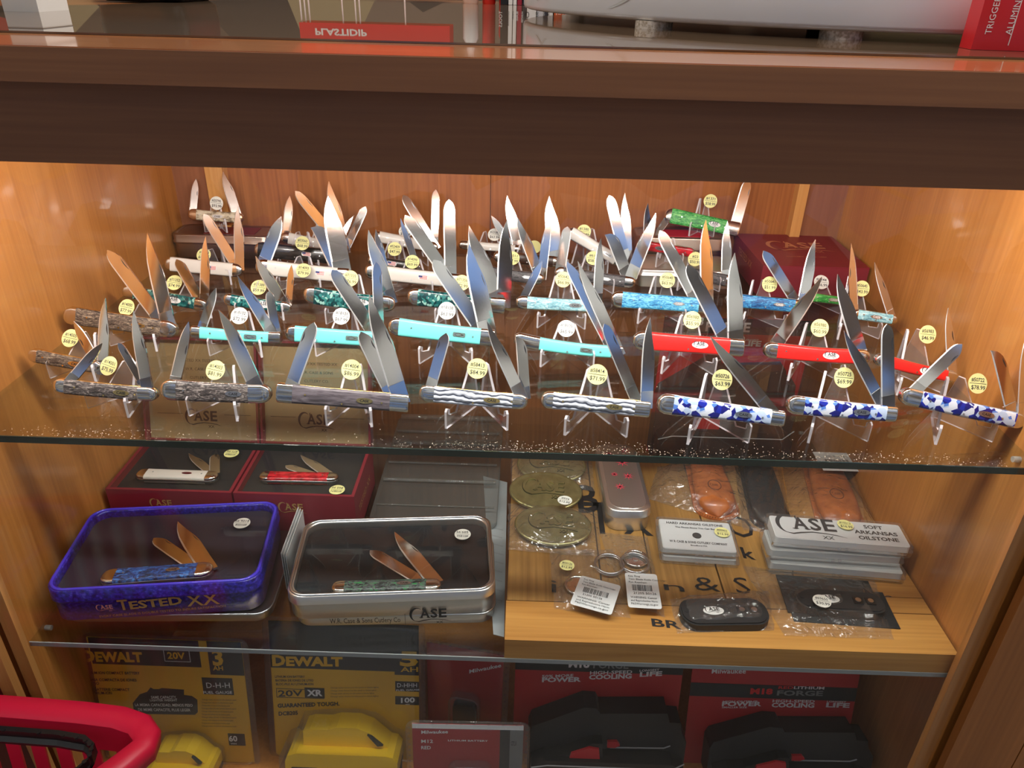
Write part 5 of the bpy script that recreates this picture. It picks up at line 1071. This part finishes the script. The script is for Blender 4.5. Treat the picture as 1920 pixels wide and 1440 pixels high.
cols = [(20, 20, 22), (226, 224, 220), (226, 224, 220), (150, 30, 50), (40, 40, 44), (230, 228, 226), (200, 200, 204), (60, 60, 70), (226, 222, 218)]
desc = ['black', 'white', 'second white', 'crimson', 'charcoal', 'wide white', 'pale grey', 'slate', 'last white']
xx = bx; by = .975
xx = at(938, 20, y=by).x
for k, c in enumerate(cols):
    w_ = (.014, .008, .007, .009, .008, .018, .012, .007, .010)[k]
    o = thing('magazine', '%s magazine spine in the row standing behind the counter glass' % desc[k], 'magazine', (xx + w_ / 2, by + .1, Z0 + ZC), 'magazines standing at the back of the counter')
    lean = Matrix.Rotation(math.radians(3), 4, 'Y')
    MB().box(-w_ / 2 + .0004, w_ / 2 - .0004, -.1, .1, .002, .24).build('cover', mat('magazine_' + desc[k].replace(' ', '_'), srgb(*c), .35), o)
    g = MB(); g.text(('TOOLS', 'OUTDOOR', 'KNIVES', 'BLADE', 'HUNTER', 'CATALOG', 'SUPPLY', 'HOME', 'GARDEN')[k], (-w_ * .25, -.1004, .012), w_ * .6, 0, (0, 0, 1), (-1, 0, 0)); g.build('spine_title', WHITE if sum(c) < 300 else BLACK, o)
    xx += w_ + .0006
o = thing('product_carton', 'orange carton beside the row of magazines behind the counter', 'box', (xx + .016, by + .06, Z0 + ZC))
MB().box(-.0145, .0145, -.05, .05, .0016, .15).build('carton', ORST, o)
g = MB().text('GLUE', (-.011, -.0504, .012), .010, 0); g.build('carton_print', WHITE, o)
# red counter display seen only in the reflection of the glass
o = thing('product_rack', 'red product display with white wire feet mirrored in the counter glass', 'display rack', (.225, 1.06, Z0 + ZC))
MB().box(-.145, .145, -.04, .04, .042, .30).build('red_tray', mat('bright_red_card', srgb(214, 30, 34), .5), o)
g = MB(); g.text('PLASTIDIP', (-.115, -.0404, .052), .016, 0, bold=.03, width=.10); g.build('tray_print', WHITE, o)
g = MB()
for x_ in (-.14, -.132, -.124, -.06, -.035, -.027, .06): g.tube([(x_, -.036, .0), (x_, -.036, .042)], .0016, 0, 6)
g.build('wire_feet', WHPL, o)
for k, (x_, w_, h_, c, nm) in enumerate(((.41, .03, .09, (190, 186, 182), 'grey bottle'), (.445, .025, .12, (190, 40, 40), 'red bottle'), (.475, .022, .08, (214, 70, 66), 'pale red bottle'))):
    o = thing('spray_bottle', '%s standing at the back edge of the counter' % nm, 'bottle', (x_, 1.03, Z0 + ZC))
    MB().loft([[(w_ / 2 * s_ * math.cos(2 * math.pi * a / 20), w_ / 2 * s_ * math.sin(2 * math.pi * a / 20), z) for a in range(20)] for s_, z in ((.9, .0), (1, .003), (1, h_ * .7), (.5, h_ * .85), (.4, h_))], 0).build('bottle_body', mat('bottle_%d' % k, srgb(*c), .3), o)
